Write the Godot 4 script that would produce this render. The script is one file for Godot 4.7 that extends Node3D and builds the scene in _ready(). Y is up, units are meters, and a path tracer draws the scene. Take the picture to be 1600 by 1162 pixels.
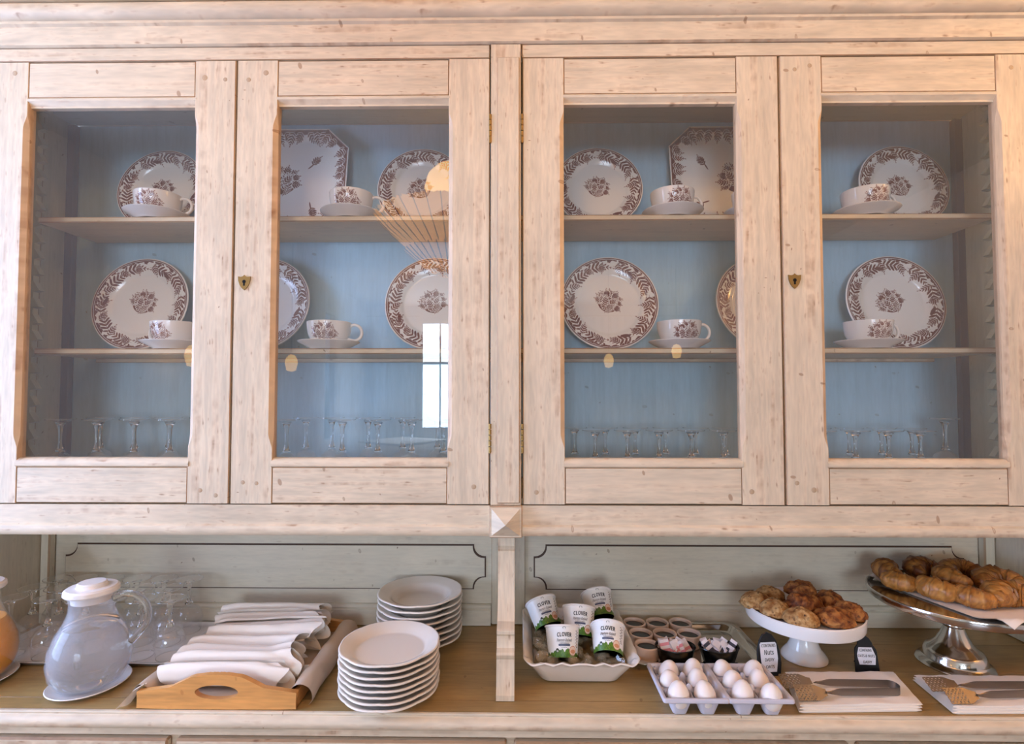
extends Node3D
# A painted hutch laid out as a breakfast buffet, with the dining room it faces.

const TOP := 0.92            # height of the worktop
const BACK := -0.33          # back of hutch
const CX := -0.0175          # middle of hutch
var rng := RandomNumberGenerator.new()
var M := {}
var taken := {}

# ---------------------------------------------------------------- mesh builder
class MB:
	var v := PackedVector3Array()
	var n := PackedVector3Array()
	var t := PackedVector2Array()
	var c := PackedColorArray()
	var i := PackedInt32Array()
	var off := Vector2.ZERO
	var us := Vector2(1.0, 2.0)
	var tint := Color.WHITE
	var edge := Color.WHITE

	func vert(p: Vector3, nn: Vector3, uv := Vector2.ZERO, col := Color(-1, 0, 0)) -> int:
		v.append(p); n.append(nn); t.append(uv); c.append(tint if col.r < 0 else col)
		return v.size() - 1

	func tri(a: int, b: int, d: int) -> void:
		var g := (v[b] - v[a]).cross(v[d] - v[a])
		if g.length_squared() < 1e-16:
			return
		if g.dot(n[a] + n[b] + n[d]) > 0.0:
			i.append_array([a, d, b])
		else:
			i.append_array([a, b, d])

	func face(ps: Array, nn: Vector3, grain := "", col := Color(-1, 0, 0)) -> void:
		var ids := []
		for p in ps:
			ids.append(vert(p, nn, wuv(p, nn, grain), col))
		for k in range(1, ids.size() - 1):
			tri(ids[0], ids[k], ids[k + 1])

	func wuv(p: Vector3, nn: Vector3, grain: String) -> Vector2:
		if grain == "":
			return Vector2.ZERO
		var a := nn.abs().max_axis_index()
		var g := "xyz".find(grain)
		if a == g:
			var e := (g + 1) % 3
			return Vector2(p[e] * us.x * 0.3, p[3 - a - e] * us.y) + off
		return Vector2(p[g] * us.x, p[3 - a - g] * us.y) + off

	# chamfered box
	func box(lo: Vector3, hi: Vector3, ch := 0.0015, grain := "x") -> void:
		var m := (lo + hi) * 0.5
		var h := (hi - lo) * 0.5
		ch = minf(ch, minf(h.x, minf(h.y, h.z)) * 0.9)
		for a in 3:
			for s in [-1, 1]:
				var b := (a + 1) % 3
				var d := (a + 2) % 3
				var nn := Vector3.ZERO
				nn[a] = s
				var ps := []
				for q in [[-1, -1], [1, -1], [1, 1], [-1, 1]]:
					var p := Vector3.ZERO
					p[a] = s * h[a]; p[b] = q[0] * (h[b] - ch); p[d] = q[1] * (h[d] - ch)
					ps.append(m + p)
				face(ps, nn, grain)
				for s2 in [-1, 1]:      # the chamfers between axes a and b
					var n2 := Vector3.ZERO
					n2[a] = s; n2[b] = s2
					var e := []
					for q in [[0, -1], [0, 1], [1, 1], [1, -1]]:
						var p := Vector3.ZERO
						p[a] = s * (h[a] - (ch if q[0] else 0.0)); p[b] = s2 * (h[b] - (0.0 if q[0] else ch)); p[d] = q[1] * (h[d] - ch)
						e.append(m + p)
					face(e, n2.normalized(), grain, edge)
		for sx in [-1, 1]:
			for sy in [-1, 1]:
				for sz in [-1, 1]:
					var s := Vector3(sx, sy, sz)
					face([m + s * Vector3(h.x, h.y - ch, h.z - ch), m + s * Vector3(h.x - ch, h.y, h.z - ch), m + s * Vector3(h.x - ch, h.y - ch, h.z)], s.normalized(), grain, edge)

	# rows of points -> smooth surface; normal is (along rows) x (across rows)
	func grid(rows: Array, closed := false, flip := false, uvs: Array = [], cols: Array = []) -> void:
		var R := rows.size()
		var K: int = rows[0].size()
		var base := v.size()
		for r in R:
			var up: PackedVector3Array = rows[maxi(r - 1, 0)]
			var dn: PackedVector3Array = rows[mini(r + 1, R - 1)]
			var me: PackedVector3Array = rows[r]
			for k in (K + 1 if closed else K):
				var q := k % K
				var k0 := (q - 1 + K) % K if closed else maxi(q - 1, 0)
				var k1 := (q + 1) % K if closed else mini(q + 1, K - 1)
				var du := me[k1] - me[k0]
				if du.length_squared() < 1e-14:
					du = dn[k1] - dn[k0]
					if du.length_squared() < 1e-14:
						du = up[k1] - up[k0]
				var dv := dn[q] - up[q]
				var nn := dv.cross(du).normalized()
				if nn == Vector3.ZERO:
					nn = Vector3.UP
				if flip:
					nn = -nn
				var uv := Vector2(float(k) / (K if closed else maxi(K - 1, 1)), float(r) / maxi(R - 1, 1))
				if uvs.size():
					uv = uvs[r][k] if k < uvs[r].size() else uvs[r][q]
				vert(me[q], nn, uv, cols[r][q] if cols.size() else Color(-1, 0, 0))
		var W := K + 1 if closed else K
		for r in R - 1:
			for k in W - 1:
				var a := base + r * W + k
				tri(a, a + 1, a + W)
				tri(a + 1, a + W + 1, a + W)

	# profile (radius, height): outside upwards, inside downwards. Split at sharp corners.
	func lathe(pf: Array, segs := 48, planar := 0.0, rf := Vector3.ZERO, at := Vector3.ZERO, sc := Vector3.ONE, sharp := 0.6) -> void:
		var run := []
		var total := 0.0
		for k in pf.size() - 1:
			total += (pf[k + 1] - pf[k]).length()
		var at_len := 0.0
		var lens := [0.0]
		for k in pf.size() - 1:
			at_len += (pf[k + 1] - pf[k]).length()
			lens.append(at_len / total)
		var start := 0
		for k in range(1, pf.size()):
			var last: bool = k == pf.size() - 1
			if not last and absf((pf[k] - pf[k - 1]).angle_to(pf[k + 1] - pf[k])) < sharp:
				continue
			var rows := []
			var uvs := []
			for q in range(start, k + 1):
				var ring := PackedVector3Array()
				var uvr := PackedVector2Array()
				for s in segs + 1:
					var a := TAU * s / segs
					var rr: float = pf[q].x
					var yy: float = pf[q].y
					if rf.x > 0.0:        # scalloped rim: radius, lobes, depth
						var f := smoothstep(rf.x * 0.68, rf.x, rr)
						rr *= 1.0 - rf.z * f * (1.0 - pow(absf(sin(a * rf.y * 0.5)), 0.7))
						yy += 0.0004 * f * cos(a * rf.y)
					var p := Vector3(rr * cos(a), yy, rr * sin(a)) * sc
					if s < segs:
						ring.append(p + at)
					uvr.append(Vector2(p.x / planar + 0.5, p.z / planar + 0.5) if planar > 0.0 else Vector2(1.0 - float(s) / segs, 1.0 - lens[q]))
				rows.append(ring)
				uvs.append(uvr)
			grid(rows, true, false, uvs)
			start = k

	# profile of (z, y) drawn out along x from x0 to x1; front profile runs from top to bottom
	func extrude(pf: Array, x0: float, x1: float, caps := false, grain := "x", sharp := 0.5) -> void:
		var start := 0
		var n_ := maxi(2, int((x1 - x0) / 1.5) + 2)
		for k in range(1, pf.size()):
			var last: bool = k == pf.size() - 1
			if not last and absf((pf[k] - pf[k - 1]).angle_to(pf[k + 1] - pf[k])) < sharp:
				continue
			var rows := []
			var uvs := []
			var l := 0.0
			for q in range(start, k + 1):
				var row := PackedVector3Array()
				var uvr := PackedVector2Array()
				if q > start:
					l += (pf[q] - pf[q - 1]).length()
				for s in n_:
					var x := lerpf(x0, x1, float(s) / (n_ - 1))
					row.append(Vector3(x, pf[q].y, pf[q].x))
					uvr.append((Vector2(x * us.x, (pf[q].y + l * 0.3) * us.y) if grain == "x" else Vector2(pf[q].y * us.x, x * us.y)) + off)
				rows.append(row)
				uvs.append(uvr)
			grid(rows, false, false, uvs)
			start = k
		if caps:
			var poly := PackedVector2Array(pf)
			var idx := Geometry2D.triangulate_polygon(poly)
			for s in [[x0, -1.0], [x1, 1.0]]:
				for k in range(0, idx.size(), 3):
					var ps := []
					for e in 3:
						var q := poly[idx[k + e]]
						ps.append(Vector3(s[0], q.y, q.x))
					face(ps, Vector3(s[1], 0, 0), grain)

	# flat outline (x, y) with thickness z0..z1 and a small bevel
	func plate(poly: PackedVector2Array, z0: float, z1: float, bevel := 0.0, grain := "x") -> void:
		var idx := Geometry2D.triangulate_polygon(poly)
		var inner := poly
		if bevel > 0.0:
			var o := Geometry2D.offset_polygon(poly, -bevel)
			if o.size() == 1 and o[0].size() == poly.size():
				var shift := 0
				var best := 1e9
				for k in poly.size():
					if o[0][k].distance_to(poly[0]) < best:
						best = o[0][k].distance_to(poly[0]); shift = k
				inner = PackedVector2Array()
				for k in poly.size():
					inner.append(o[0][(k + shift) % poly.size()])
		for s in [[z0, -1.0, poly], [z1, 1.0, inner]]:
			for k in range(0, idx.size(), 3):
				var ps := []
				for e in 3:
					var q: Vector2 = s[2][idx[k + e]]
					ps.append(Vector3(q.x, q.y, s[0]))
				face(ps, Vector3(0, 0, s[1]), grain)
		var sgn := -1.0 if Geometry2D.is_polygon_clockwise(poly) else 1.0
		var zm := z1 - bevel
		for k in poly.size():
			var a := poly[k]
			var b := poly[(k + 1) % poly.size()]
			var nn := Vector3(b.y - a.y, a.x - b.x, 0).normalized() * sgn
			face([Vector3(a.x, a.y, z0), Vector3(b.x, b.y, z0), Vector3(b.x, b.y, zm), Vector3(a.x, a.y, zm)], nn, grain)
			if inner != poly:
				var a2 := inner[k]
				var b2 := inner[(k + 1) % poly.size()]
				face([Vector3(a.x, a.y, zm), Vector3(b.x, b.y, zm), Vector3(b2.x, b2.y, z1), Vector3(a2.x, a2.y, z1)], (nn + Vector3(0, 0, 1)).normalized(), grain, edge)

	func tube(path: Array, rad, segs := 10, caps := true) -> void:
		var rows := []
		var prev := Vector3.ZERO
		for k in path.size():
			var d: Vector3 = (path[mini(k + 1, path.size() - 1)] - path[maxi(k - 1, 0)]).normalized()
			var side := prev - d * prev.dot(d)
			if side.length() < 0.01:
				side = d.cross(Vector3.UP if absf(d.y) < 0.9 else Vector3.RIGHT)
			side = side.normalized()
			prev = side
			var up := d.cross(side)
			var r: float = rad[k] if rad is Array else rad
			var ring := PackedVector3Array()
			for s in segs:
				var a := TAU * s / segs
				ring.append(path[k] + (side * cos(a) + up * sin(a)) * r)
			rows.append(ring)
		if caps:
			var p0 := PackedVector3Array()
			var p1 := PackedVector3Array()
			for s in segs:
				p0.append(path[0]); p1.append(path[-1])
			rows.push_front(p0); rows.append(p1)
		grid(rows, true, true)

	func moved(x: Transform3D, from := 0) -> void:
		for k in range(from, v.size()):
			v[k] = x * v[k]
			n[k] = (x.basis * n[k]).normalized()

	func mesh(mats: Array, splits: Array = []) -> ArrayMesh:
		var am := ArrayMesh.new()
		var cuts := [0] + splits + [i.size()]
		for k in cuts.size() - 1:
			var A := []
			A.resize(Mesh.ARRAY_MAX)
			A[Mesh.ARRAY_VERTEX] = v; A[Mesh.ARRAY_NORMAL] = n; A[Mesh.ARRAY_TEX_UV] = t; A[Mesh.ARRAY_COLOR] = c
			A[Mesh.ARRAY_INDEX] = i.slice(cuts[k], cuts[k + 1])
			am.add_surface_from_arrays(Mesh.PRIMITIVE_TRIANGLES, A)
			am.surface_set_material(k, mats[k])
		return am

# ---------------------------------------------------------------- scene helpers
func V(x: float, y: float, z: float) -> Vector3: return Vector3(x, y, z)
func P(x: float, y: float) -> Vector2: return Vector2(x, y)

func numbered(called: String) -> String:
	if not taken.has(called):
		taken[called] = 0
		return called
	taken[called] += 1
	return "%s_%03d" % [called, taken[called]]

func tag(o: Node, label: String, category: String, group := "", kind := "") -> void:
	if label: o.set_meta("label", label)
	if category: o.set_meta("category", category)
	if group: o.set_meta("group", group)
	if kind: o.set_meta("kind", kind)

func thing(called: String, label: String, category: String, at := Vector3.ZERO, turn := 0.0, group := "") -> Node3D:
	var o := Node3D.new()
	o.name = numbered(called)
	add_child(o, true)
	o.position = at
	o.rotation.y = turn
	tag(o, label, category, group)
	return o

func mi(called: String, mesh: Mesh) -> MeshInstance3D:
	var o := MeshInstance3D.new()
	o.name = called
	o.mesh = mesh
	o.cast_shadow = GeometryInstance3D.SHADOW_CASTING_SETTING_ON
	return o

# a part whose mesh is in its parent's axes
func part(called: String, mb: MB, mat: Material, parent: Node3D) -> MeshInstance3D:
	var o := mi(called, mb.mesh([mat]))
	parent.add_child(o, true)
	return o

# a part whose mesh is given in world coordinates
func wpart(called: String, mb: MB, mat: Material, parent: Node3D, kind := "") -> MeshInstance3D:
	var o := mi(called, mb.mesh([mat]))
	parent.add_child(o, true)
	var g := Transform3D()
	var q: Node = parent
	while q != self:
		g = q.transform * g
		q = q.get_parent()
	o.transform = g.affine_inverse()
	if kind: o.set_meta("kind", kind)
	return o

func struct(called: String, mb: MB, mat: Material) -> MeshInstance3D:
	var o := mi(called, mb.mesh([mat]))
	add_child(o, true)
	o.set_meta("kind", "structure")
	return o

func dup(src: Node3D, called: String, label: String, category: String, at: Vector3, turn := 0.0, group := "") -> Node3D:
	var o: Node3D = src.duplicate()
	o.name = numbered(called)
	add_child(o, true)
	o.position = at
	o.rotation.y = turn
	tag(o, label, category, group)
	return o

func wood(seed_off := -1.0) -> MB:
	var mb := MB.new()
	mb.off = Vector2(rng.randf(), rng.randf())
	mb.edge = Color(0.62, 0.47, 0.36)
	return mb

func noise(sd: int, f: float, oct := 3) -> FastNoiseLite:
	var z := FastNoiseLite.new()
	z.seed = sd
	z.frequency = f
	z.noise_type = FastNoiseLite.TYPE_SIMPLEX_SMOOTH
	z.fractal_octaves = oct
	return z

func field(sd: int, f: float, w: int, h: int, W: int, H: int, oct := 3) -> PackedByteArray:
	var im := noise(sd, f, oct).get_seamless_image(w, h, false, false, 0.2)
	im.convert(Image.FORMAT_L8)
	im.resize(W, H, Image.INTERPOLATE_CUBIC)
	return im.get_data()

func mat(col: Color, rough := 0.5, metal := 0.0) -> StandardMaterial3D:
	var m := StandardMaterial3D.new()
	m.albedo_color = col
	m.roughness = rough
	m.metallic = metal
	return m

func textured(im: Image, rough := 0.5) -> StandardMaterial3D:
	var m := mat(Color.WHITE, rough)
	im.generate_mipmaps()
	m.albedo_texture = ImageTexture.create_from_image(im)
	return m

func wood_image(base: Color, worn: Color, sd: int, grain: float, scuff: float) -> Image:
	var W := 1024
	var H := 512
	var g1 := field(sd, 0.03, 40, 512, W, H)
	var g2 := field(sd + 1, 0.11, 128, 512, W, H, 2)
	var p := field(sd + 2, 0.03, 128, 128, W, H)
	var p2 := field(sd + 3, 0.09, 256, 128, W, H)
	var out := PackedByteArray()
	out.resize(W * H * 3)
	for k in W * H:
		var a := g1[k] / 255.0
		var b := g2[k] / 255.0
		var q := p[k] / 255.0
		var m := 1.0 + grain * ((a - 0.5) + 0.8 * (b - 0.5)) + grain * 0.7 * (q - 0.5)
		var s := clampf((b - 0.62) * 4.0, 0.0, 1.0) * clampf((p2[k] / 255.0 - 0.62) * 4.0, 0.0, 1.0) * scuff * 0.6
		s += clampf((a - 0.62) * 2.0, 0.0, 0.5) * scuff * (0.25 + 0.7 * clampf(p2[k] / 127.0 - 0.6, 0.0, 1.0)) + clampf((b - 0.7) * 3.0, 0.0, 0.5) * scuff * 0.4
		s = clampf(s, 0.0, 0.85)
		out[k * 3] = int(clampf(lerpf(base.r * m, worn.r, s), 0, 1) * 255)
		out[k * 3 + 1] = int(clampf(lerpf(base.g * m, worn.g, s), 0, 1) * 255)
		out[k * 3 + 2] = int(clampf(lerpf(base.b * m, worn.b, s), 0, 1) * 255)
	var im := Image.create_from_data(W, H, false, Image.FORMAT_RGB8, out)
	for k in 9:                                     # knots and dents
		var c := P(rng.randf() * W, rng.randf() * H)
		var r := rng.randf_range(2.0, 5.5)
		ell(im, c, r * 0.9, r * 1.6, rng.randf() * 0.4, worn.lerp(base, 0.55))
		if rng.randf() < 0.6:
			ell(im, c, r * 0.55, r * 1.0, 0.0, base.lerp(worn, 0.25))
	for k in 13:
		ell(im, P(rng.randf() * W, rng.randf() * H), rng.randf_range(0.8, 4.0), rng.randf_range(0.8, 1.6), rng.randf() * 3.0, worn.lerp(base, rng.randf() * 0.7))
	return im

# filled ellipse
func ell(im: Image, c: Vector2, a: float, b: float, ang: float, col: Color) -> void:
	var r := maxf(a, b) + 1.0
	var ca := cos(ang)
	var sa := sin(ang)
	for y in range(maxi(0, int(c.y - r)), mini(im.get_height() - 1, int(c.y + r) + 1) + 1):
		for x in range(maxi(0, int(c.x - r)), mini(im.get_width() - 1, int(c.x + r) + 1) + 1):
			var d := Vector2(x + 0.5, y + 0.5) - c
			var u := (d.x * ca + d.y * sa) / a
			var w := (-d.x * sa + d.y * ca) / b
			var f := sqrt(u * u + w * w)
			var e := clampf((1.0 - f) * minf(a, b) + 0.5, 0.0, 1.0)
			if e > 0.0:
				im.set_pixel(x, y, im.get_pixel(x, y).lerp(col, e))

# a fern frond: stem with paired leaflets
func frond(im: Image, at: Vector2, dir: float, length: float, wide: float, curl: float, col: Color, halo: Color, leaves := 9, gap := 2.2) -> void:
	var p := at
	var pts := []
	for k in leaves + 1:
		pts.append([p, dir])
		p += Vector2.from_angle(dir) * length / leaves
		dir += curl / leaves
	for pass_ in 2:
		var cc := halo if pass_ == 0 else col
		var gr := gap if pass_ == 0 else 0.0
		for k in leaves + 1:
			var t := float(k) / leaves
			var w := wide * (0.35 + 0.65 * sin(PI * pow(clampf(t + 0.12, 0, 1), 0.8))) * (1.0 - 0.45 * t)
			for s in [-1.0, 1.0]:
				var a: float = pts[k][1] + s * (0.95 - 0.45 * t)
				var c: Vector2 = pts[k][0] + Vector2.from_angle(a) * w * 0.52
				ell(im, c, w * 0.55 + gr, maxf(w * 0.165, 1.1) + gr, a, cc)
			ell(im, pts[k][0], length / leaves * 0.7, 1.0 + gr * 0.5, pts[k][1], cc)

func bush(im: Image, at: Vector2, s: float, brown: Color, white: Color, rr: RandomNumberGenerator, flat := 1.0) -> void:
	var sq := P(1.0, flat)
	ell(im, at, s * 0.74, s * 0.70 * flat, 0.2, brown)
	for k in 15:                                     # fronds that break the outline
		var a := lerpf(-3.5, 0.35, fposmod(k * 0.382, 1.0))
		frond(im, at + Vector2.from_angle(a) * s * 0.42 * sq, a + rr.randf_range(-0.35, 0.35), s * rr.randf_range(0.48, 0.62), s * 0.32, rr.randf_range(-0.4, 0.4), brown, white, 5, s * 0.045)
	for k in 9:                                      # and fronds within it
		var a := lerpf(-3.0, -0.2, fposmod(k * 0.618, 1.0))
		frond(im, at + P(rr.randf_range(-0.3, 0.35), rr.randf_range(0.05, 0.55)) * s * sq, a * 0.6 - 0.63, s * 0.66, s * 0.31, rr.randf_range(-0.5, 0.5), brown, white, 5, s * 0.045)
	for k in 3:
		frond(im, at + P(0.1 * s, 0.72 * s * flat), -0.25 - k * 0.45, s * (0.55 + 0.1 * k), s * 0.08, -1.2, brown, white, 6)

func china_image() -> Image:
	var S := 640
	var white := Color(0.93, 0.91, 0.89)
	var brown := Color(0.43, 0.21, 0.15)
	var im := Image.create(S, S, false, Image.FORMAT_RGB8)
	im.fill(white)
	var rr := RandomNumberGenerator.new()
	rr.seed = 5
	var h := S / 2.0
	var c := P(h, h)
	var nz := noise(9, 0.025, 2)
	for y in S:
		for x in S:
			var r := P(x + 0.5, y + 0.5).distance_to(c) / h
			var edge := 0.905 + 0.03 * nz.get_noise_2d(x, y) * 2.0
			if r > edge and r < 0.942 or r > 0.951 and r < 0.972:
				im.set_pixel(x, y, brown)
	for k in 10:                                     # sprays that follow the rim, then sprigs pointing inward
		var a := TAU * k / 10.0 + rr.randf_range(-0.04, 0.04)
		var r := rr.randf_range(0.80, 0.835)
		frond(im, c + Vector2.from_angle(a) * h * r, a + PI / 2 + 0.1, h * 0.52, h * 0.155, 0.52 / r + 0.12, brown, white, 7)
	for k in 14:
		var a := TAU * k / 14.0 + rr.randf_range(-0.1, 0.1)
		frond(im, c + Vector2.from_angle(a) * h * 0.86, a + PI + rr.randf_range(-0.9, 0.2), h * rr.randf_range(0.17, 0.24), h * 0.10, rr.randf_range(-0.5, 0.5), brown, white, 5)
	for k in 3:
		var a := 0.7 + TAU * k / 3.0
		ell(im, c + Vector2.from_angle(a) * h * 0.76, h * 0.1, h * 0.035, a + 1.9, brown)
	bush(im, c + P(-0.02 * h, -0.03 * h), h * 0.30, brown, white, rr)
	return im

func platter_image() -> Image:
	var W := 700
	var H := 580
	var white := Color(0.93, 0.91, 0.89)
	var brown := Color(0.43, 0.21, 0.15)
	var im := Image.create(W, H, false, Image.FORMAT_RGB8)
	im.fill(white)
	var rr := RandomNumberGenerator.new()
	rr.seed = 8
	var cut := 0.165 * W
	var out := PackedVector2Array([P(cut, 0), P(W - cut, 0), P(W, cut), P(W, H - cut), P(W - cut, H), P(cut, H), P(0, H - cut), P(0, cut)])
	for e in 8:
		var a := out[e]
		var b := out[(e + 1) % 8]
		var d := (b - a).normalized()
		var inw := P(-d.y, d.x)
		var L := a.distance_to(b)
		var nst := int(L * 1.4)
		for k in nst:
			var p := a.lerp(b, (k + 0.5) / nst)
			ell(im, p + inw * 9.0, 1.4, 2.5, inw.angle(), brown)
			ell(im, p + inw * 20.0, 1.2, 7.0 + rr.randf() * 3.0, inw.angle() + PI / 2, brown)
		var nf := maxi(3, int(L / 42))
		for k in nf:
			var p := a.lerp(b, (k + 0.5) / nf)
			frond(im, p + inw * 22.0, inw.angle() + rr.randf_range(-0.7, 0.7), rr.randf_range(50, 72), 30, rr.randf_range(-0.7, 0.7), brown, white, 5, 3.0)
	bush(im, P(W * 0.5, H * 0.52), 100, brown, white, rr)
	for s in [[0.27, 0.36, 0.9], [0.72, 0.34, 2.2], [0.24, 0.75, -0.5], [0.735, 0.78, -2.0]]:
		frond(im, P(W * s[0], H * s[1]), s[2] + PI, 62, 30, 0.3, brown, white, 6)
		ell(im, P(W * s[0], H * s[1]) + Vector2.from_angle(s[2]) * 16.0, 20, 3.5, s[2] + 0.2, brown)
	return im

func cup_image() -> Image:
	var im := Image.create(768, 160, false, Image.FORMAT_RGB8)
	var white := Color(0.93, 0.91, 0.89)
	var brown := Color(0.43, 0.21, 0.15)
	im.fill(white)
	var rr := RandomNumberGenerator.new()
	rr.seed = 12
	for x in [576, 192]:
		bush(im, P(x - 4, 80), 82, brown, white, rr, 0.80)
	return im

func yogurt_image() -> Image:
	var W := 768
	var H := 192
	var im := Image.create(W, H, false, Image.FORMAT_RGB8)
	im.fill(Color(0.94, 0.94, 0.93))
	var nz := noise(3, 0.02, 2)
	for x in W:                                      # green meadow at the foot
		var f := exp(-pow((x - 575.0) / 100.0, 2.0))
		var hh := int(H - 22 - 24 * f + nz.get_noise_1d(x * 1.5) * 18)
		for y in range(hh, H):
			var q := nz.get_noise_2d(x * 3.0, y * 3.0)
			im.set_pixel(x, y, Color(0.30 + q * 0.12, 0.46 + q * 0.12, 0.13))
	ell(im, P(648, 152), 34, 30, 0.0, Color(0.72, 0.45, 0.33))
	ell(im, P(648, 152), 31, 27, 0.0, Color(0.90, 0.80, 0.73))
	ell(im, P(648, 156), 24, 12, 0.0, Color(0.80, 0.56, 0.42))
	ell(im, P(516, 150), 13, 13, 0.0, Color(0.16, 0.18, 0.14))
	ell(im, P(516, 154), 9, 6, 0.0, Color(0.75, 0.78, 0.72))
	im.fill_rect(Rect2i(528, 112, 92, 12), Color(0.30, 0.34, 0.44))
	for k in 12:                                     # fine print and icons beside the label
		im.fill_rect(Rect2i(676 + (k % 2) * 10, 30 + k * 9, 16 + (k * 7) % 9, 4), Color(0.35, 0.30, 0.28))
		im.fill_rect(Rect2i(538 + (k * 5) % 14 + (k % 4) * 12, 128 + (k / 6) * 4, 8, 2), Color(0.45, 0.48, 0.5))
	ell(im, P(575, 14), 12, 8, 0.0, Color(0.55, 0.56, 0.55))
	ell(im, P(575, 16), 8, 6, 0.0, Color(0.94, 0.94, 0.93))
	return im

# lettering as a flat or bent relief: turns a TextMesh into an MB
func letters(txt: String, height: float, width: float, face_ := "Droid Sans", weight := 400, slant := 0.0) -> MB:
	var tm := TextMesh.new()
	var f := SystemFont.new()
	f.font_names = PackedStringArray([face_])
	f.font_weight = weight
	tm.font = f
	tm.font_size = 32
	tm.pixel_size = 0.01
	tm.depth = 0.02
	tm.curve_step = 2.0
	tm.text = txt
	var mb := MB.new()
	var A := tm.get_mesh_arrays()
	mb.v = A[Mesh.ARRAY_VERTEX]
	mb.n = A[Mesh.ARRAY_NORMAL]
	mb.t = A[Mesh.ARRAY_TEX_UV]
	mb.i = A[Mesh.ARRAY_INDEX]
	mb.c.resize(mb.v.size())
	mb.c.fill(Color.WHITE)
	var bb := AABB(mb.v[0], Vector3.ZERO)
	for p in mb.v:
		bb = bb.expand(p)
	var ct := bb.get_center()
	for k in mb.v.size():
		var p := mb.v[k] - ct
		p.y *= height / bb.size.y
		p.x = p.x * width / bb.size.x + slant * p.y
		p.z = 0.0004 if p.z > 0 else 0.0
		mb.v[k] = p
	return mb

func smooth(a: float, b: float, x: float) -> float:
	return smoothstep(a, b, x)

# ---------------------------------------------------------------- the scene
func _ready() -> void:
	rng.seed = 77
	# camera
	var cam := Camera3D.new()
	cam.name = "camera"
	cam.position = V(0.015, 1.625, 1.3)
	cam.rotation = V(deg_to_rad(1.96), deg_to_rad(0.75), 0)
	cam.fov = rad_to_deg(2.0 * atan(581.0 / 832.0))
	cam.near = 0.05
	add_child(cam)
	cam.current = true
	# sky and exposure
	var we := WorldEnvironment.new()
	we.name = "world"
	var env := Environment.new()
	env.background_mode = Environment.BG_SKY
	var sm := ProceduralSkyMaterial.new()
	sm.sky_top_color = Color(0.45, 0.62, 0.86)
	sm.sky_horizon_color = Color(0.78, 0.86, 0.93)
	sm.ground_bottom_color = Color(0.25, 0.30, 0.18)
	sm.ground_horizon_color = Color(0.5, 0.56, 0.45)
	sm.energy_multiplier = 3.0
	var sky := Sky.new()
	sky.sky_material = sm
	env.sky = sky
	env.tonemap_mode = Environment.TONE_MAPPER_LINEAR
	env.tonemap_exposure = 0.485
	env.sdfgi_enabled = true
	env.ssao_enabled = true
	env.ssil_enabled = true
	we.environment = env
	add_child(we)
	# daylight through the windows of the room
	daylight("window_light_side", V(-2.93, 1.85, 0.85), -PI / 2, 1.66, 2.06, Color(0.70, 0.80, 1.0), 29.0)
	daylight("window_light_far", V(-0.55, 1.92, 9.31), 0.0, 2.76, 2.12, Color(0.84, 0.91, 1.0), 68.0)

	materials()
	room()
	hutch()
	worktop()
	china()
	goblets()
	drinks()
	napkin_tray()
	plate_stacks()
	yogurt_dish()
	condiment_tray()
	eggs()
	cake_stand()
	silver_stand()
	signs()
	tongs()

func daylight(called: String, at: Vector3, turn: float, w: float, h: float, col: Color, energy: float) -> void:
	var l := AreaLight3D.new()
	l.name = called
	l.position = at
	l.rotation.y = turn
	l.area_size = Vector2(w, h)
	l.light_color = col
	l.light_energy = energy
	l.shadow_enabled = true
	l.area_range = 20.0
	add_child(l)

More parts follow.
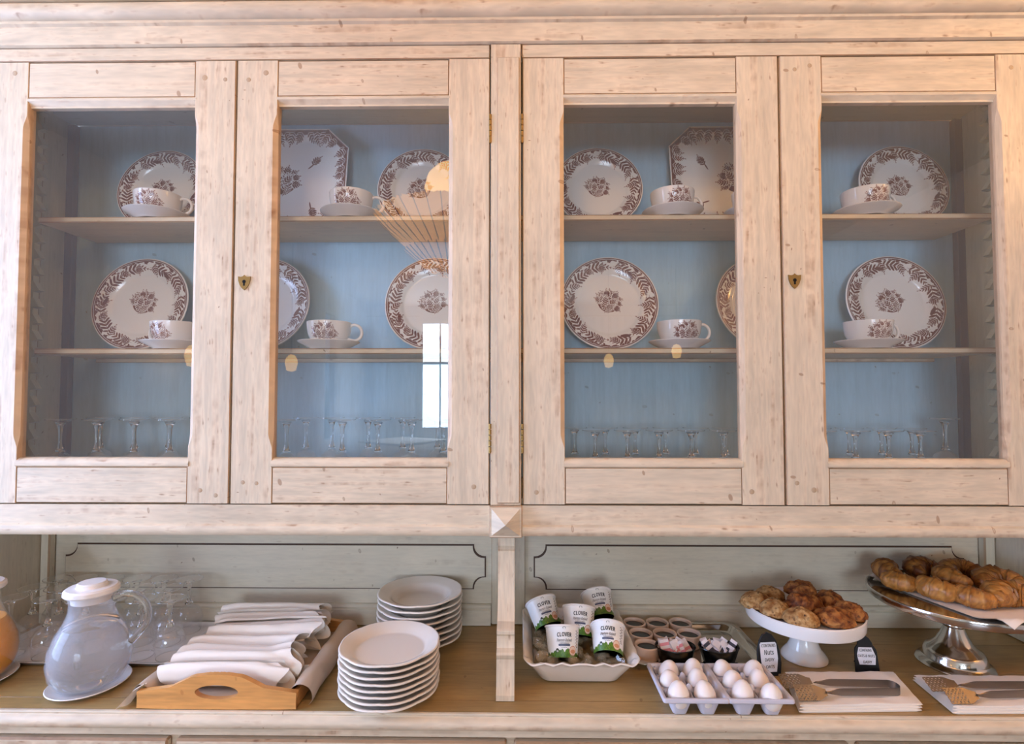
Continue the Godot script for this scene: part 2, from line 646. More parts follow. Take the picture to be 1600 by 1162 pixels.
func materials() -> void:
	M.paint = textured(wood_image(Color(0.87, 0.80, 0.695), Color(0.50, 0.34, 0.23), 11, 0.13, 0.75), 0.5)
	M.paint.vertex_color_use_as_albedo = true
	M.grey_paint = textured(wood_image(Color(0.84, 0.80, 0.71), Color(0.50, 0.42, 0.33), 31, 0.07, 0.35), 0.55)
	M.grey_paint.vertex_color_use_as_albedo = true
	M.blue_paint = textured(wood_image(Color(0.66, 0.785, 0.85), Color(0.48, 0.52, 0.54), 37, 0.06, 0.2), 0.55)
	M.blue_paint.vertex_color_use_as_albedo = true
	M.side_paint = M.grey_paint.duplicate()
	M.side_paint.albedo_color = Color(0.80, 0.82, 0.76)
	M.shelf_paint = M.grey_paint.duplicate()
	M.shelf_paint.albedo_color = Color(0.98, 0.93, 0.86)
	M.top = textured(wood_image(Color(0.67, 0.55, 0.35), Color(0.43, 0.31, 0.17), 51, 0.14, 0.3), 0.35)
	M.top.vertex_color_use_as_albedo = true
	M.maple = textured(wood_image(Color(0.86, 0.62, 0.36), Color(0.70, 0.46, 0.24), 71, 0.14, 0.2), 0.35)
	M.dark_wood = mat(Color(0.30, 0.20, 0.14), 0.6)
	M.china = textured(china_image(), 0.12)
	M.platter = textured(platter_image(), 0.12)
	M.cup = textured(cup_image(), 0.12)
	M.white_china = mat(Color(0.93, 0.91, 0.89), 0.12)
	M.cream_china = mat(Color(0.93, 0.89, 0.84), 0.14)
	M.pane = mat(Color(0.9, 0.95, 1.0, 0.02), 0.0)
	M.pane.transparency = BaseMaterial3D.TRANSPARENCY_ALPHA
	M.thin_glass = mat(Color(1, 1, 1, 0.03), 0.02)
	M.thin_glass.transparency = BaseMaterial3D.TRANSPARENCY_ALPHA
	M.thin_glass.metallic_specular = 0.5
	M.glass = mat(Color(1, 1, 1, 0.0), 0.0)
	M.glass.refraction_enabled = true
	M.glass.refraction_scale = 0.05
	M.water = mat(Color(0.93, 0.96, 1.0, 0.0), 0.02)
	M.water.refraction_enabled = true
	M.water.refraction_scale = 0.033
	M.frost = mat(Color(0.88, 0.88, 0.90, 0.16), 0.3)
	M.frost.transparency = BaseMaterial3D.TRANSPARENCY_ALPHA
	M.juice = mat(Color(0.95, 0.62, 0.03), 0.25)
	M.lid = mat(Color(0.95, 0.93, 0.92), 0.3)
	M.brass = mat(Color(0.62, 0.50, 0.30), 0.4, 0.9)
	M.black = mat(Color(0.02, 0.02, 0.025), 0.25)
	M.hole = mat(Color(0.01, 0.01, 0.01), 0.9)
	M.steel = mat(Color(0.80, 0.79, 0.77), 0.12, 1.0)
	M.brushed = mat(Color(0.56, 0.53, 0.50), 0.40, 1.0)
	var cl := field(91, 0.2, 256, 256, 256, 256, 3)
	var ci := Image.create_from_data(256, 256, false, Image.FORMAT_L8, cl)
	ci.convert(Image.FORMAT_RGB8)
	var cn: Image = ci.duplicate()
	cn.bump_map_to_normal_map(2.0)
	M.cloth = mat(Color(0.95, 0.91, 0.86), 0.9)
	M.cloth.rim_enabled = true
	M.cloth.rim = 0.3
	M.cloth.normal_enabled = true
	M.cloth.normal_texture = ImageTexture.create_from_image(cn)
	M.cloth.normal_scale = 0.25
	M.cloth.uv1_triplanar = true
	M.cloth.uv1_scale = Vector3(14, 14, 14)
	M.tan_cloth = M.cloth.duplicate()
	M.tan_cloth.albedo_color = Color(0.80, 0.71, 0.62)
	M.yogurt = textured(yogurt_image(), 0.35)
	M.print = mat(Color(0.08, 0.09, 0.12), 0.6)
	M.print_soft = mat(Color(0.42, 0.40, 0.42), 0.6)
	M.foil = mat(Color(0.70, 0.62, 0.47), 0.5)
	M.ice = mat(Color(0.86, 0.80, 0.66, 0.10), 0.04)
	M.ice.transparency = BaseMaterial3D.TRANSPARENCY_ALPHA
	M.ice_bed = mat(Color(0.50, 0.43, 0.30), 0.12)
	M.jam = mat(Color(0.03, 0.015, 0.02), 0.15)
	M.ramekin = mat(Color(0.87, 0.77, 0.70), 0.4)
	M.egg = mat(Color(0.95, 0.90, 0.86), 0.45)
	M.egg.subsurf_scatter_enabled = true
	M.egg.subsurf_scatter_strength = 0.1
	M.carton = mat(Color(0.80, 0.79, 0.83), 0.85)
	M.label = mat(Color(0.90, 0.90, 0.93), 0.5)
	M.packet = mat(Color.WHITE, 0.6)
	M.packet.vertex_color_use_as_albedo = true
	M.plaster = mat(Color(0.86, 0.83, 0.78), 0.9)
	M.floor = textured(wood_image(Color(0.50, 0.36, 0.24), Color(0.30, 0.2, 0.12), 131, 0.2, 0.4), 0.4)
	M.curtain = mat(Color(0.72, 0.72, 0.72), 0.9)
	M.trim = mat(Color(0.90, 0.89, 0.86), 0.5)
	# baked goods
	M.croissant = StandardMaterial3D.new()
	M.croissant.vertex_color_use_as_albedo = true
	M.croissant.roughness = 0.45
	M.scone = textured(scone_image(Color(0.80, 0.66, 0.46), Color(0.60, 0.42, 0.22), 0.9), 0.8)
	M.oat = textured(scone_image(Color(0.74, 0.52, 0.28), Color(0.46, 0.25, 0.11), 0.5), 0.7)
	for m in [M.scone, M.oat]:
		m.uv1_triplanar = true
		m.uv1_scale = Vector3(9, 9, 9)
		m.vertex_color_use_as_albedo = true

func scone_image(a: Color, b: Color, chips: float) -> Image:
	var S := 256
	var f := field(int(chips * 100), 0.03, S, S, S, S, 4)
	var im := Image.create(S, S, false, Image.FORMAT_RGB8)
	for y in S:
		for x in S:
			im.set_pixel(x, y, a.lerp(b, smooth(0.35, 0.8, f[y * S + x] / 255.0)))
	for k in 80:
		var r := rng.randf_range(2.0, 7.5)
		ell(im, P(rng.randf() * S, rng.randf() * S), r, r * rng.randf_range(0.4, 0.9), rng.randf() * 3.0, Color(0.16, 0.07, 0.04).lerp(b, rng.randf() * 0.5 * (1.6 - chips)))
	return im

# ---------------------------------------------------------------- room
func room() -> void:
	var mb := wood()
	mb.box(V(-3.2, -0.1, -0.5), V(3.6, 0, 9.4), 0.001, "z")
	struct("floor", mb, M.floor)
	mb = MB.new()
	mb.box(V(-3.2, 3.3, -0.5), V(3.6, 3.42, 9.4), 0.001)
	struct("ceiling", mb, M.plaster)
	mb = MB.new()
	mb.box(V(-3.2, 0, -0.5), V(3.6, 3.3, -0.352), 0.001)
	struct("wall_back", mb, M.plaster)
	mb = MB.new()
	mb.box(V(3.4, 0, -0.352), V(3.52, 3.3, 9.2), 0.001)
	struct("wall_right", mb, M.plaster)
	mb = MB.new()
	var z0 := -0.352
	for g in [[0.0, 1.7], [6.88, 7.43]]:
		mb.box(V(-3.12, 0.8, z0), V(-3.0, 2.9, g[0]), 0.001)
		z0 = g[1]
	mb.box(V(-3.12, 0.8, z0), V(-3.0, 2.9, 9.2), 0.001)
	mb.box(V(-3.12, 0, -0.352), V(-3.0, 0.8, 9.2), 0.001)
	mb.box(V(-3.12, 2.9, -0.352), V(-3.0, 3.3, 9.2), 0.001)
	struct("wall_left", mb, M.plaster)
	var holes := [[-1.95, 0.85]]
	mb = MB.new()
	mb.box(V(-3.12, 0, 9.2), V(3.52, 0.84, 9.34), 0.001)
	mb.box(V(-3.12, 3.0, 9.2), V(3.52, 3.3, 9.34), 0.001)
	var x := -3.12
	for h in holes:
		mb.box(V(x, 0.84, 9.2), V(h[0], 3.0, 9.34), 0.001)
		x = h[1]
	mb.box(V(x, 0.84, 9.2), V(3.52, 3.0, 9.34), 0.001)
	struct("wall_rear", mb, M.plaster)
	var n := 1
	for h in holes:
		window("window_%d" % n, V(h[0], 0.84, 9.19), h[1] - h[0], 2.16, 0.0)
		n += 1
	window("window_%d" % n, V(-3.01, 0.8, 0.0), 1.7, 2.1, -PI / 2)
	window("window_%d" % (n + 1), V(-3.01, 0.8, 6.88), 0.55, 2.1, -PI / 2)
	# curtains between the far windows
	var k := 0
	for c in [[-2.95, -2.0, "pale grey pleated curtain hanging in far left corner beside the wide far window"], [0.9, 2.4, "wide pale grey pleated curtain hanging right of the wide far window"], [2.5, 3.35, "pale grey pleated curtain hanging in the far right corner"]]:
		mb = MB.new()
		var rows := [PackedVector3Array(), PackedVector3Array()]
		var cnt := int((c[1] - c[0]) * 40)
		for q in cnt + 1:
			var xx: float = lerpf(c[0], c[1], float(q) / cnt)
			var z: float = 9.1 + 0.035 * sin(q * 1.05) + 0.015 * sin(q * 0.37)
			rows[0].append(V(xx, 3.05, z)); rows[1].append(V(xx, 0.02, z))
		mb.grid(rows)
		var cu := thing("curtain", c[2], "curtain", V(c[0], 0, 9.1), 0, "curtains on the far wall")
		wpart("fabric", mb, M.curtain, cu)
		mb = MB.new()
		mb.tube([V(c[0] - 0.05, 3.08, 9.1), V(c[1] + 0.05, 3.08, 9.1)], 0.015)
		wpart("rod", mb, M.brass, cu)
		k += 1
	pendant(V(-0.36, 2.26, 1.6), "large pleated paper pendant lamp hung before the middle of the hutch", 0.5, 5.0)
	pendant(V(2.6, 2.2, 0.85), "large pleated paper pendant lamp hung near the right wall", 3.0, 6.8)
	var li := 0
	for p in [V(-2.58, 1.935, 4.7), V(-2.78, 1.92, 3.2), V(1.25, 2.03, 6.0), V(2.18, 2.16, 6.0)]:
		lantern(p, ["small round glass lantern lamp nearer the narrow side window", "small round glass lantern lamp nearer the wide side window", "small round glass lantern lamp before the wide far curtain", "small round glass lantern lamp before the far right curtain"][li])
		li += 1
	# a laid table far behind
	var t := thing("dining_table", "square dining table under a white cloth by the far window", "table", V(-2.05, 0, 8.15), 0.6)
	mb = MB.new()
	mb.box(V(-0.55, 0.70, -0.55), V(0.55, 0.735, 0.55), 0.004)
	part("tabletop", mb, M.dark_wood, t)
	for sx in [-1, 1]:
		for sz in [-1, 1]:
			mb = MB.new()
			mb.box(V(sx * 0.45 - 0.03, 0, sz * 0.45 - 0.03), V(sx * 0.45 + 0.03, 0.70, sz * 0.45 + 0.03), 0.003, "y")
			part("leg", mb, M.dark_wood, t)
	var tc := thing("tablecloth", "white tablecloth with hanging corners on the far dining table", "tablecloth", V(-2.05, 0.737, 8.15), 0.6)
	mb = MB.new()
	var rr := []
	for a in 13:
		var row := PackedVector3Array()
		for b in 13:
			var px := lerpf(-0.8, 0.8, a / 12.0)
			var pz := lerpf(-0.8, 0.8, b / 12.0)
			var qx := clampf(px, -0.56, 0.56)
			var qz := clampf(pz, -0.56, 0.56)
			row.append(V(qx + (px - qx) * 0.1, 0.004 - absf(px - qx) - absf(pz - qz), qz + (pz - qz) * 0.1))
		rr.append(row)
	mb.grid(rr, false, true)
	part("cloth", mb, M.cloth, tc)

func window(called: String, at: Vector3, w: float, h: float, turn: float) -> void:
	var mb := MB.new()
	var f := 0.05 if w > 0.5 else 0.02
	mb.box(V(0, 0, 0), V(f, h, 0.08), 0.003, "y")
	mb.box(V(w - f, 0, 0), V(w, h, 0.08), 0.003, "y")
	mb.box(V(f, 0, 0), V(w - f, f, 0.08), 0.003)
	mb.box(V(f, h - f, 0), V(w - f, h, 0.08), 0.003)
	mb.box(V(f, h * 0.6, 0.01), V(w - f, h * 0.6 + f, 0.07), 0.003)
	if w > 0.5:
		var bars := int(w / 0.36)
		for k in range(1, bars):
			mb.box(V(w * k / bars - 0.014, f, 0.02), V(w * k / bars + 0.014, h - f, 0.06), 0.003, "y")
	var o := struct(called, mb, M.trim)
	o.position = at
	if turn != 0.0:
		o.rotation.y = turn
	mb = MB.new()
	mb.box(V(f, f, 0.035), V(w - f, h - f, 0.039), 0.0002)
	part("pane", mb, M.pane, o)

func pendant(at: Vector3, label: String, power: float, glow_: float) -> void:
	var t := thing("pendant_lamp", label, "lamp", at, 0, "pleated pendant lamps")
	var paper := mat(Color(0.93, 0.78, 0.52), 0.8)
	paper.backlight_enabled = true
	paper.backlight = Color(0.9, 0.7, 0.42)
	paper.emission_enabled = true
	paper.emission = Color(1.0, 0.74, 0.40)
	paper.emission_energy_multiplier = glow_
	for tier in [[0.0, 0.07, 0.13, 0.25], [0.11, 0.17, 0.32, 0.41]]:
		var mb := MB.new()
		var rows := []
		for q in 9:
			var u := q / 8.0
			var row := PackedVector3Array()
			for s in 144:
				var a := TAU * s / 144
				var r: float = lerpf(tier[1], tier[3], pow(u, 0.8)) * (1.0 + (0.035 if s % 2 else -0.02))
				row.append(V(r * cos(a), lerpf(tier[0], tier[2], u), r * sin(a)))
			rows.append(row)
		mb.grid(rows, true)
		part("shade_tier", mb, paper, t)
		mb = MB.new()
		for s in 36:
			var a := TAU * s / 36
			mb.tube([V(cos(a) * tier[1] * 1.04, tier[0], sin(a) * tier[1] * 1.04), V(cos(a) * lerpf(tier[1], tier[3], 0.6) * 1.06, lerpf(tier[0], tier[2], 0.55), sin(a) * lerpf(tier[1], tier[3], 0.6) * 1.06), V(cos(a) * tier[3] * 1.04, tier[2], sin(a) * tier[3] * 1.04)], 0.003, 5, false)
		part("ribs", mb, M.dark_wood, t)
	var mb2 := MB.new()
	mb2.tube([V(0, 0.60, 0), V(0, 3.3 - at.y, 0)], 0.006)
	part("cord", mb2, M.black, t)
	mb2 = MB.new()
	mb2.lathe([P(0, -0.04), P(0.02, -0.02), P(0.02, 0.0), P(0.08, 0.02), P(0.08, 0.03), P(0, 0.03)], 24)
	part("finial", mb2, M.brass, t)
	mb2 = MB.new()
	mb2.lathe([P(0.02, 0.63), P(0.08, 0.612), P(0.13, 0.56), P(0.15, 0.485), P(0.13, 0.41), P(0.08, 0.358), P(0, 0.34)], 24)
	var glow := mat(Color(1, 0.9, 0.7), 0.5)
	glow.emission_enabled = true
	glow.emission = Color(1.0, 0.75, 0.4)
	glow.emission_energy_multiplier = 15.0
	part("globe", mb2, glow, t)
	var l := OmniLight3D.new()
	l.name = "pendant_light"
	l.position = V(0, 0.48, 0)
	l.light_color = Color(1.0, 0.77, 0.47)
	l.light_energy = power
	l.light_size = 0.05
	l.omni_range = 12.0
	l.omni_attenuation = 2.0
	l.shadow_enabled = true
	t.add_child(l)

func lantern(at: Vector3, label: String) -> void:
	var t := thing("lantern_lamp", label, "lamp", at, 0, "small lantern lamps far in the room")
	var glow := mat(Color(1, 0.9, 0.7), 0.5)
	glow.emission_enabled = true
	glow.emission = Color(1.0, 0.78, 0.45)
	glow.emission_energy_multiplier = 9.0
	var mb := MB.new()
	mb.lathe([P(0, -0.10), P(0.05, -0.085), P(0.07, 0.0), P(0.06, 0.05), P(0.035, 0.085), P(0, 0.10)], 20)
	part("globe", mb, glow, t)
	mb = MB.new()
	mb.tube([V(0, 0.12, 0), V(0, 3.3 - at.y, 0)], 0.006)
	part("chain", mb, M.black, t)
	var l := OmniLight3D.new()
	l.name = "lantern_light"
	l.light_color = Color(1.0, 0.82, 0.6)
	l.light_energy = 0.12
	l.light_size = 0.06
	l.omni_range = 12.0
	l.omni_attenuation = 2.0
	l.shadow_enabled = true
	t.add_child(l)

# ---------------------------------------------------------------- hutch
func bx(parent: Node3D, called: String, lo: Vector3, hi: Vector3, m: Material, grain := "x", ch := 0.0015) -> MeshInstance3D:
	var mb := wood()
	mb.box(lo, hi, ch, grain)
	return wpart(called, mb, m, parent)

func strip(mb: MB, a: PackedVector3Array, b: PackedVector3Array, want: Vector3, col := Color(-1, 0, 0)) -> void:
	var n := (b[0] - a[0]).cross(a[-1] - a[0])
	var uvs := [PackedVector2Array(), PackedVector2Array()]
	for k in a.size():
		uvs[0].append(Vector2(a[k].y * mb.us.x, a[k].x * mb.us.y) + mb.off)
		uvs[1].append(Vector2(b[k].y * mb.us.x, (b[k].x + b[k].z) * mb.us.y) + mb.off)
	var keep := mb.tint
	if col.r >= 0: mb.tint = col
	mb.grid([a, b], false, n.dot(want) < 0, uvs)
	mb.tint = keep

# a door stile with a stopped chamfer along its inner edge
func stile(parent: Node3D, xo: float, xi: float, y0: float, y1: float, c0: float, c1: float) -> void:
	var s := signf(xi - xo)
	var mb := wood()
	var ys := [y0]
	var cs := [0.0]
	for e in 9:
		ys.append(lerpf(c0, c0 + 0.045, e / 8.0)); cs.append(0.0105 * smooth(0, 1, e / 8.0))
	for e in 9:
		ys.append(lerpf(c1 - 0.045, c1, e / 8.0)); cs.append(0.0105 * (1.0 - smooth(0, 1, e / 8.0)))
	ys.append(y1); cs.append(0.0)
	var L := []
	for k in 7:
		L.append(PackedVector3Array())
	for k in ys.size():
		var y: float = ys[k]
		var c: float = maxf(cs[k], 0.0012)
		var xs := [[xo, -0.024], [xo, -0.002], [xo + s * 0.002, 0.0], [xi - s * c, 0.0], [xi, -c * 0.75], [xi, -0.024]]
		for e in 6:
			L[e].append(V(xs[e][0], y, xs[e][1]))
	strip(mb, L[0], L[1], V(-s, 0, 0))
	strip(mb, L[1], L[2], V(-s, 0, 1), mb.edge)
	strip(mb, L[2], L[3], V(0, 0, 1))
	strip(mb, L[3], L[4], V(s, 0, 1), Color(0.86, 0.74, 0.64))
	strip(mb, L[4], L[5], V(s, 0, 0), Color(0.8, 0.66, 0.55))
	strip(mb, L[5], L[0], V(0, 0, -1))
	for yy in [y0, y1]:
		mb.face([V(xo, yy, -0.024), V(xi, yy, -0.024), V(xi, yy, -0.001), V(xo, yy, -0.002)], V(0, signf(yy - 2.0), 0), "x")
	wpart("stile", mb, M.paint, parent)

func door(h: Node3D, x0: float, x1: float, keyed: bool, hinge: float) -> void:
	var d := Node3D.new()
	d.name = "door"
	h.add_child(d, true)
	d.position = V(x0, 1.348, 0) - h.position
	var w := 0.102
	stile(d, x0, x0 + w, 1.349, 2.451, 1.475, 2.325)
	stile(d, x1, x1 - w, 1.349, 2.451, 1.475, 2.325)
	bx(d, "rail", V(x0 + w + 0.0008, 2.3605, -0.024), V(x1 - w - 0.0008, 2.4495, -0.0005), M.paint)
	bx(d, "rail", V(x0 + w + 0.0008, 1.350, -0.024), V(x1 - w - 0.0008, 1.4365, -0.0005), M.paint)
	var mb := wood()
	mb.extrude([P(-0.006, 2.3605), P(-0.001, 2.3595), P(0.001, 2.3565), P(0.000, 2.352), P(-0.005, 2.347), P(-0.009, 2.342), P(-0.0095, 2.338), P(-0.024, 2.338)], x0 + w - 0.003, x1 - w + 0.003)
	wpart("bead_moulding", mb, M.paint, d)
	mb = wood()
	mb.extrude([P(-0.024, 1.459), P(-0.0095, 1.459), P(-0.004, 1.457), P(0.001, 1.452), P(0.003, 1.446), P(0.002, 1.440), P(-0.002, 1.437), P(-0.006, 1.4368)], x0 + w - 0.003, x1 - w + 0.003)
	wpart("bead_moulding", mb, M.paint, d)
	mb = MB.new()
	mb.box(V(x0 + w - 0.004, 1.436, -0.0165), V(x1 - w + 0.004, 2.36, -0.0135), 0.0002)
	var pane := wpart("pane", mb, M.pane, d)
	tag(pane, "clear window pane of a hutch door", "")
	# wooden pegs at the joints
	for sx in [x0 + 0.03, x0 + 0.072, x1 - 0.03, x1 - 0.072]:
		for sy in [1.385, 2.415]:
			if rng.randf() < 0.55:
				mb = wood()
				var px: float = sx + rng.randf_range(-0.008, 0.008)
				var py: float = sy + rng.randf_range(-0.018, 0.018)
				var r := rng.randf_range(0.0035, 0.0055)
				mb.lathe([P(r * 1.25, -0.002), P(r * 1.25, 0.0002), P(r * 0.8, 0.0008), P(0, 0.0008)], 14)
				mb.moved(Transform3D(Basis(V(1, 0, 0), PI / 2), V(px, py, 0)))
				for q in mb.c.size():
					mb.c[q] = Color(0.72, 0.62, 0.54)
				wpart("peg", mb, M.paint, d)
	if keyed:
		var poly := PackedVector2Array()
		for q in [[-10, 9], [-5, 8.2], [-2, 9.2], [0, 11.5], [2, 9.2], [5, 8.2], [10, 9], [9.4, 2], [7, -5], [4, -9.5], [0, -13], [-4, -9.5], [-7, -5], [-9.4, 2]]:
			poly.append(P(q[0], q[1]) * 0.00155)
		mb = MB.new()
		mb.plate(poly, 0.0, 0.0028, 0.0008)
		mb.moved(Transform3D(Basis(), V(x0 + 0.027, 1.892, 0)))
		wpart("escutcheon", mb, M.brass, d)
		mb = MB.new()
		mb.lathe([P(0.0044, 0.0), P(0.0044, 0.0032), P(0, 0.0032)], 16, 0.0, Vector3.ZERO, V(0, 0, -0.002))
		mb.box(V(-0.0022, 0, -0.001), V(0.0022, 0.0032, 0.0085), 0.0002)
		mb.moved(Transform3D(Basis(V(1, 0, 0), PI / 2), V(x0 + 0.027, 1.891, 0)))
		wpart("keyhole", mb, M.hole, d)
	for yy in [1.475, 2.24]:
		mb = MB.new()
		for k in 5:
			mb.lathe([P(0, k * 0.014), P(0.0036, k * 0.014), P(0.0036, k * 0.014 + 0.0125), P(0, k * 0.014 + 0.0125)], 12)
		mb.lathe([P(0, -0.004), P(0.003, -0.003), P(0.003, 0), P(0, 0)], 12)
		mb.moved(Transform3D(Basis(), V(hinge, yy, 0.0015)))
		wpart("hinge", mb, M.brass, d)

func notched_panel(x0: float, x1: float, y0: float, y1: float) -> PackedVector2Array:
	var p := PackedVector2Array()
	var c := 0.032
	for q in [[x0, y0, 0], [x1, y0, 1], [x1, y1, 2], [x0, y1, 3]]:
		var sx := 1.0 if q[2] in [0, 3] else -1.0
		var sy := 1.0 if q[2] < 2 else -1.0
		var pts := []
		for k in 7:                                   # an inward quarter round with a small step
			var a := PI / 2 * k / 6.0
			pts.append(P(q[0] + sx * (c * cos(a)), q[1] + sy * (c * sin(a))) + P(0.004 * sx, 0.004 * sy))
		pts.push_front(P(q[0] + sx * (c + 0.004), q[1]))
		pts.append(P(q[0], q[1] + sy * (c + 0.004)))
		if q[2] in [0, 2]:
			pts.reverse()
		p.append_array(PackedVector2Array(pts))
	return p

func hutch() -> void:
	var h := thing("hutch", "tall cream painted wooden hutch with four glazed doors over an open niche", "hutch", V(CX, TOP, BACK))
	var mb := wood()
	# cornice, in its three mouldings
	mb.extrude([P(0.018, 2.545), P(0.018, 2.538), P(0.010, 2.535), P(0.009, 2.490), P(0.004, 2.488), P(0, 2.488), P(-0.02, 2.488)], -1.46, 1.44)
	wpart("cornice_fascia", mb, M.paint, h)
	mb = wood()
	var to := []
	for k in 13:
		var a := lerpf(1.9, -1.5, k / 12.0)
		to.append(P(0.016 + 0.021 * cos(a), 2.566 + 0.0215 * sin(a)))
	to.append(P(0.0, 2.5445))
	mb.extrude(to, -1.46, 1.44)
	wpart("cornice_bead", mb, M.paint, h)
	mb = wood()
	mb.extrude([P(0.10, 2.70), P(0.10, 2.665), P(0.088, 2.662), P(0.066, 2.640), P(0.050, 2.615), P(0.044, 2.598), P(0.036, 2.596), P(0.034, 2.589), P(0.0, 2.589)], -1.48, 1.46)
	wpart("cornice_crown", mb, M.paint, h)
	bx(h, "top_board", V(-1.47, 2.70, BACK), V(1.45, 2.72, 0.09), M.paint)
	# face
	bx(h, "frieze_rail", V(-1.41, 2.454, -0.024), V(-0.058, 2.4875, -0.001), M.paint)
	bx(h, "frieze_rail", V(0.023, 2.454, -0.024), V(1.38, 2.4875, -0.001), M.paint)
	bx(h, "end_post", V(-1.41, 1.3465, -0.024), V(-1.3255, 2.4535, 0), M.paint, "y")
	bx(h, "end_post", V(1.2935, 1.3465, -0.024), V(1.38, 2.4535, 0), M.paint, "y")
	bx(h, "pilaster", V(-0.0545, 1.3465, -0.024), V(0.0205, 2.4875, 0.002), M.paint, "y")
	bx(h, "pilaster_panel", V(-0.0385, 1.352, 0.002), V(0.0165, 2.452, 0.0065), M.paint, "y", 0.003)
	for s in [[-1.41, -0.0565], [0.0225, 1.38]]:
		mb = wood()
		mb.extrude([P(-0.024, 1.346), P(-0.001, 1.346), P(0, 1.345), P(0.0005, 1.300), P(0.003, 1.2985), P(0.0065, 1.296), P(0.009, 1.290), P(0.009, 1.283), P(0.0065, 1.277), P(0.003, 1.2735), P(-0.01, 1.273), P(-0.024, 1.273)], s[0], s[1], true)
		wpart("bottom_rail", mb, M.paint, h)
	# pyramid block under the pilaster
	mb = wood()
	mb.box(V(-0.0565, 1.271, -0.024), V(0.0225, 1.346, 0.012), 0.002)
	var ap := V(-0.017, 1.3085, 0.042)
	var q4 := [V(-0.051, 1.2765, 0.012), V(0.017, 1.2765, 0.012), V(0.017, 1.3405, 0.012), V(-0.051, 1.3405, 0.012)]
	for k in 4:
		var a: Vector3 = q4[k]
		var b: Vector3 = q4[(k + 1) % 4]
		var nn := (b - a).cross(ap - a).normalized()
		mb.face([a, b, ap], nn if nn.z > 0 else -nn, "x")
	wpart("diamond_block", mb, M.paint, h)
	# scrolled bracket standing on the worktop
	mb = wood()
	mb.us = Vector2(1, 2)
	mb.extrude([P(-0.29, 1.27), P(-0.055, 1.27), P(-0.05, 1.235), P(-0.044, 1.228), P(-0.05, 1.222), P(-0.05, 1.16), P(-0.042, 1.12), P(-0.026, 1.085), P(-0.004, 1.068), P(0.026, 1.064), P(0.032, 1.060), P(0.032, 1.053), P(0.028, 1.048), P(0.028, 1.032), P(0.032, 1.022), P(0.046, 1.018), P(0.050, 1.014), P(0.049, 1.008), P(0.046, 1.003), P(0.050, 0.975), P(0.060, 0.945), P(0.070, 0.934), P(0.070, 0.9215), P(0.02, 0.9215), P(0.005, 0.95), P(-0.02, 1.0), P(-0.10, 1.06), P(-0.20, 1.14), P(-0.29, 1.20)], -0.0375, 0.004, true, "y", 0.5)
	wpart("bracket", mb, M.paint, h)
	for d in [[-1.3225, -0.6945, false, -1.3240], [-0.6905, -0.0575, true, -0.0558], [0.0245, 0.6555, false, 0.0228], [0.6600, 1.2905, true, 1.2921]]:
		door(h, d[0], d[1], d[2], d[3])
	for x in [-0.6925, 0.6578]:
		bx(h, "gap_shade_strip", V(x - 0.012, 1.362, -0.034), V(x + 0.012, 2.45, -0.0265), M.dark_wood, "y")  # dark strip added behind each door gap so the gap looks shaded
	# carcass
	bx(h, "side_panel", V(-1.41, 1.273, BACK), V(-1.387, 2.70, -0.0245), M.side_paint, "y")
	bx(h, "side_panel", V(1.362, 1.273, BACK), V(1.38, 2.70, -0.0245), M.side_paint, "y")
	bx(h, "partition", V(-0.027, 1.37, BACK + 0.002), V(-0.008, 2.45, -0.0245), M.side_paint, "y")
	bx(h, "cabinet_floor", V(-1.387, 1.335, BACK), V(1.362, 1.36, -0.0245), M.shelf_paint)
	bx(h, "cabinet_soffit", V(-1.387, 2.455, BACK), V(1.362, 2.475, -0.0245), M.side_paint)
	bx(h, "back_panel", V(-1.387, 1.36, BACK - 0.015), V(-0.0175, 2.455, BACK), M.blue_paint, "y")
	bx(h, "back_panel", V(-0.0175, 1.36, BACK - 0.015), V(1.362, 2.455, BACK), M.blue_paint, "y")
	for s in [[-1.300, -0.0275], [-0.0075, 1.281]]:
		bx(h, "shelf", V(s[0], 2.082, BACK + 0.003), V(s[1], 2.098, -0.122), M.shelf_paint, "x", 0.003)
		bx(h, "shelf", V(s[0], 1.722, BACK + 0.003), V(s[1], 1.738, -0.122), M.shelf_paint, "x", 0.003)
		bx(h, "shelf_cleat", V(s[0] + 0.02, 1.710, BACK + 0.001), V(s[1] - 0.02, 1.7215, BACK + 0.02), M.paint)
	# notched shelf supports at the four corners
	for s in [[-1.387, 1.0], [1.362, -1.0]]:
		var z := -0.135
		var poly := PackedVector2Array([P(0, 1.362), P(0.069, 1.362)])
		var y := 1.40
		while y < 2.40:
			poly.append(P(0.069, y)); poly.append(P(0.086, y + 0.004)); poly.append(P(0.069, y + 0.03))
			y += 0.045
		poly.append(P(0.069, 2.45)); poly.append(P(0, 2.45))
		mb = wood()
		if s[1] < 0:
			var pm := PackedVector2Array()
			for e in poly: pm.append(P(-e.x, e.y))
			pm.reverse()
			poly = pm
		mb.plate(poly, z - 0.018, z, 0.0, "y")
		mb.moved(Transform3D(Basis(), V(s[0], 0, 0)))
		wpart("notched_support", mb, M.side_paint, h)
		bx(h, "side_batten", V(s[0] if s[1] > 0 else s[0] - 0.022, 1.362, -0.235), V(s[0] + 0.022 if s[1] > 0 else s[0], 2.45, -0.205), M.side_paint, "y")
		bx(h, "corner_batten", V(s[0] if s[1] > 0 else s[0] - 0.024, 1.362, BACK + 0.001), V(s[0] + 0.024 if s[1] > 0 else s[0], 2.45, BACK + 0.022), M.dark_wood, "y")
	# open niche under the cabinet
	bx(h, "niche_back", V(-1.43, 0.922, BACK - 0.015), V(1.42, 1.335, BACK), M.grey_paint)
	bx(h, "niche_side", V(-1.455, 0.922, BACK), V(-1.432, 1.272, -0.02), M.grey_paint, "y")
	bx(h, "niche_side", V(1.422, 0.922, BACK), V(1.445, 1.272, -0.02), M.grey_paint, "y")
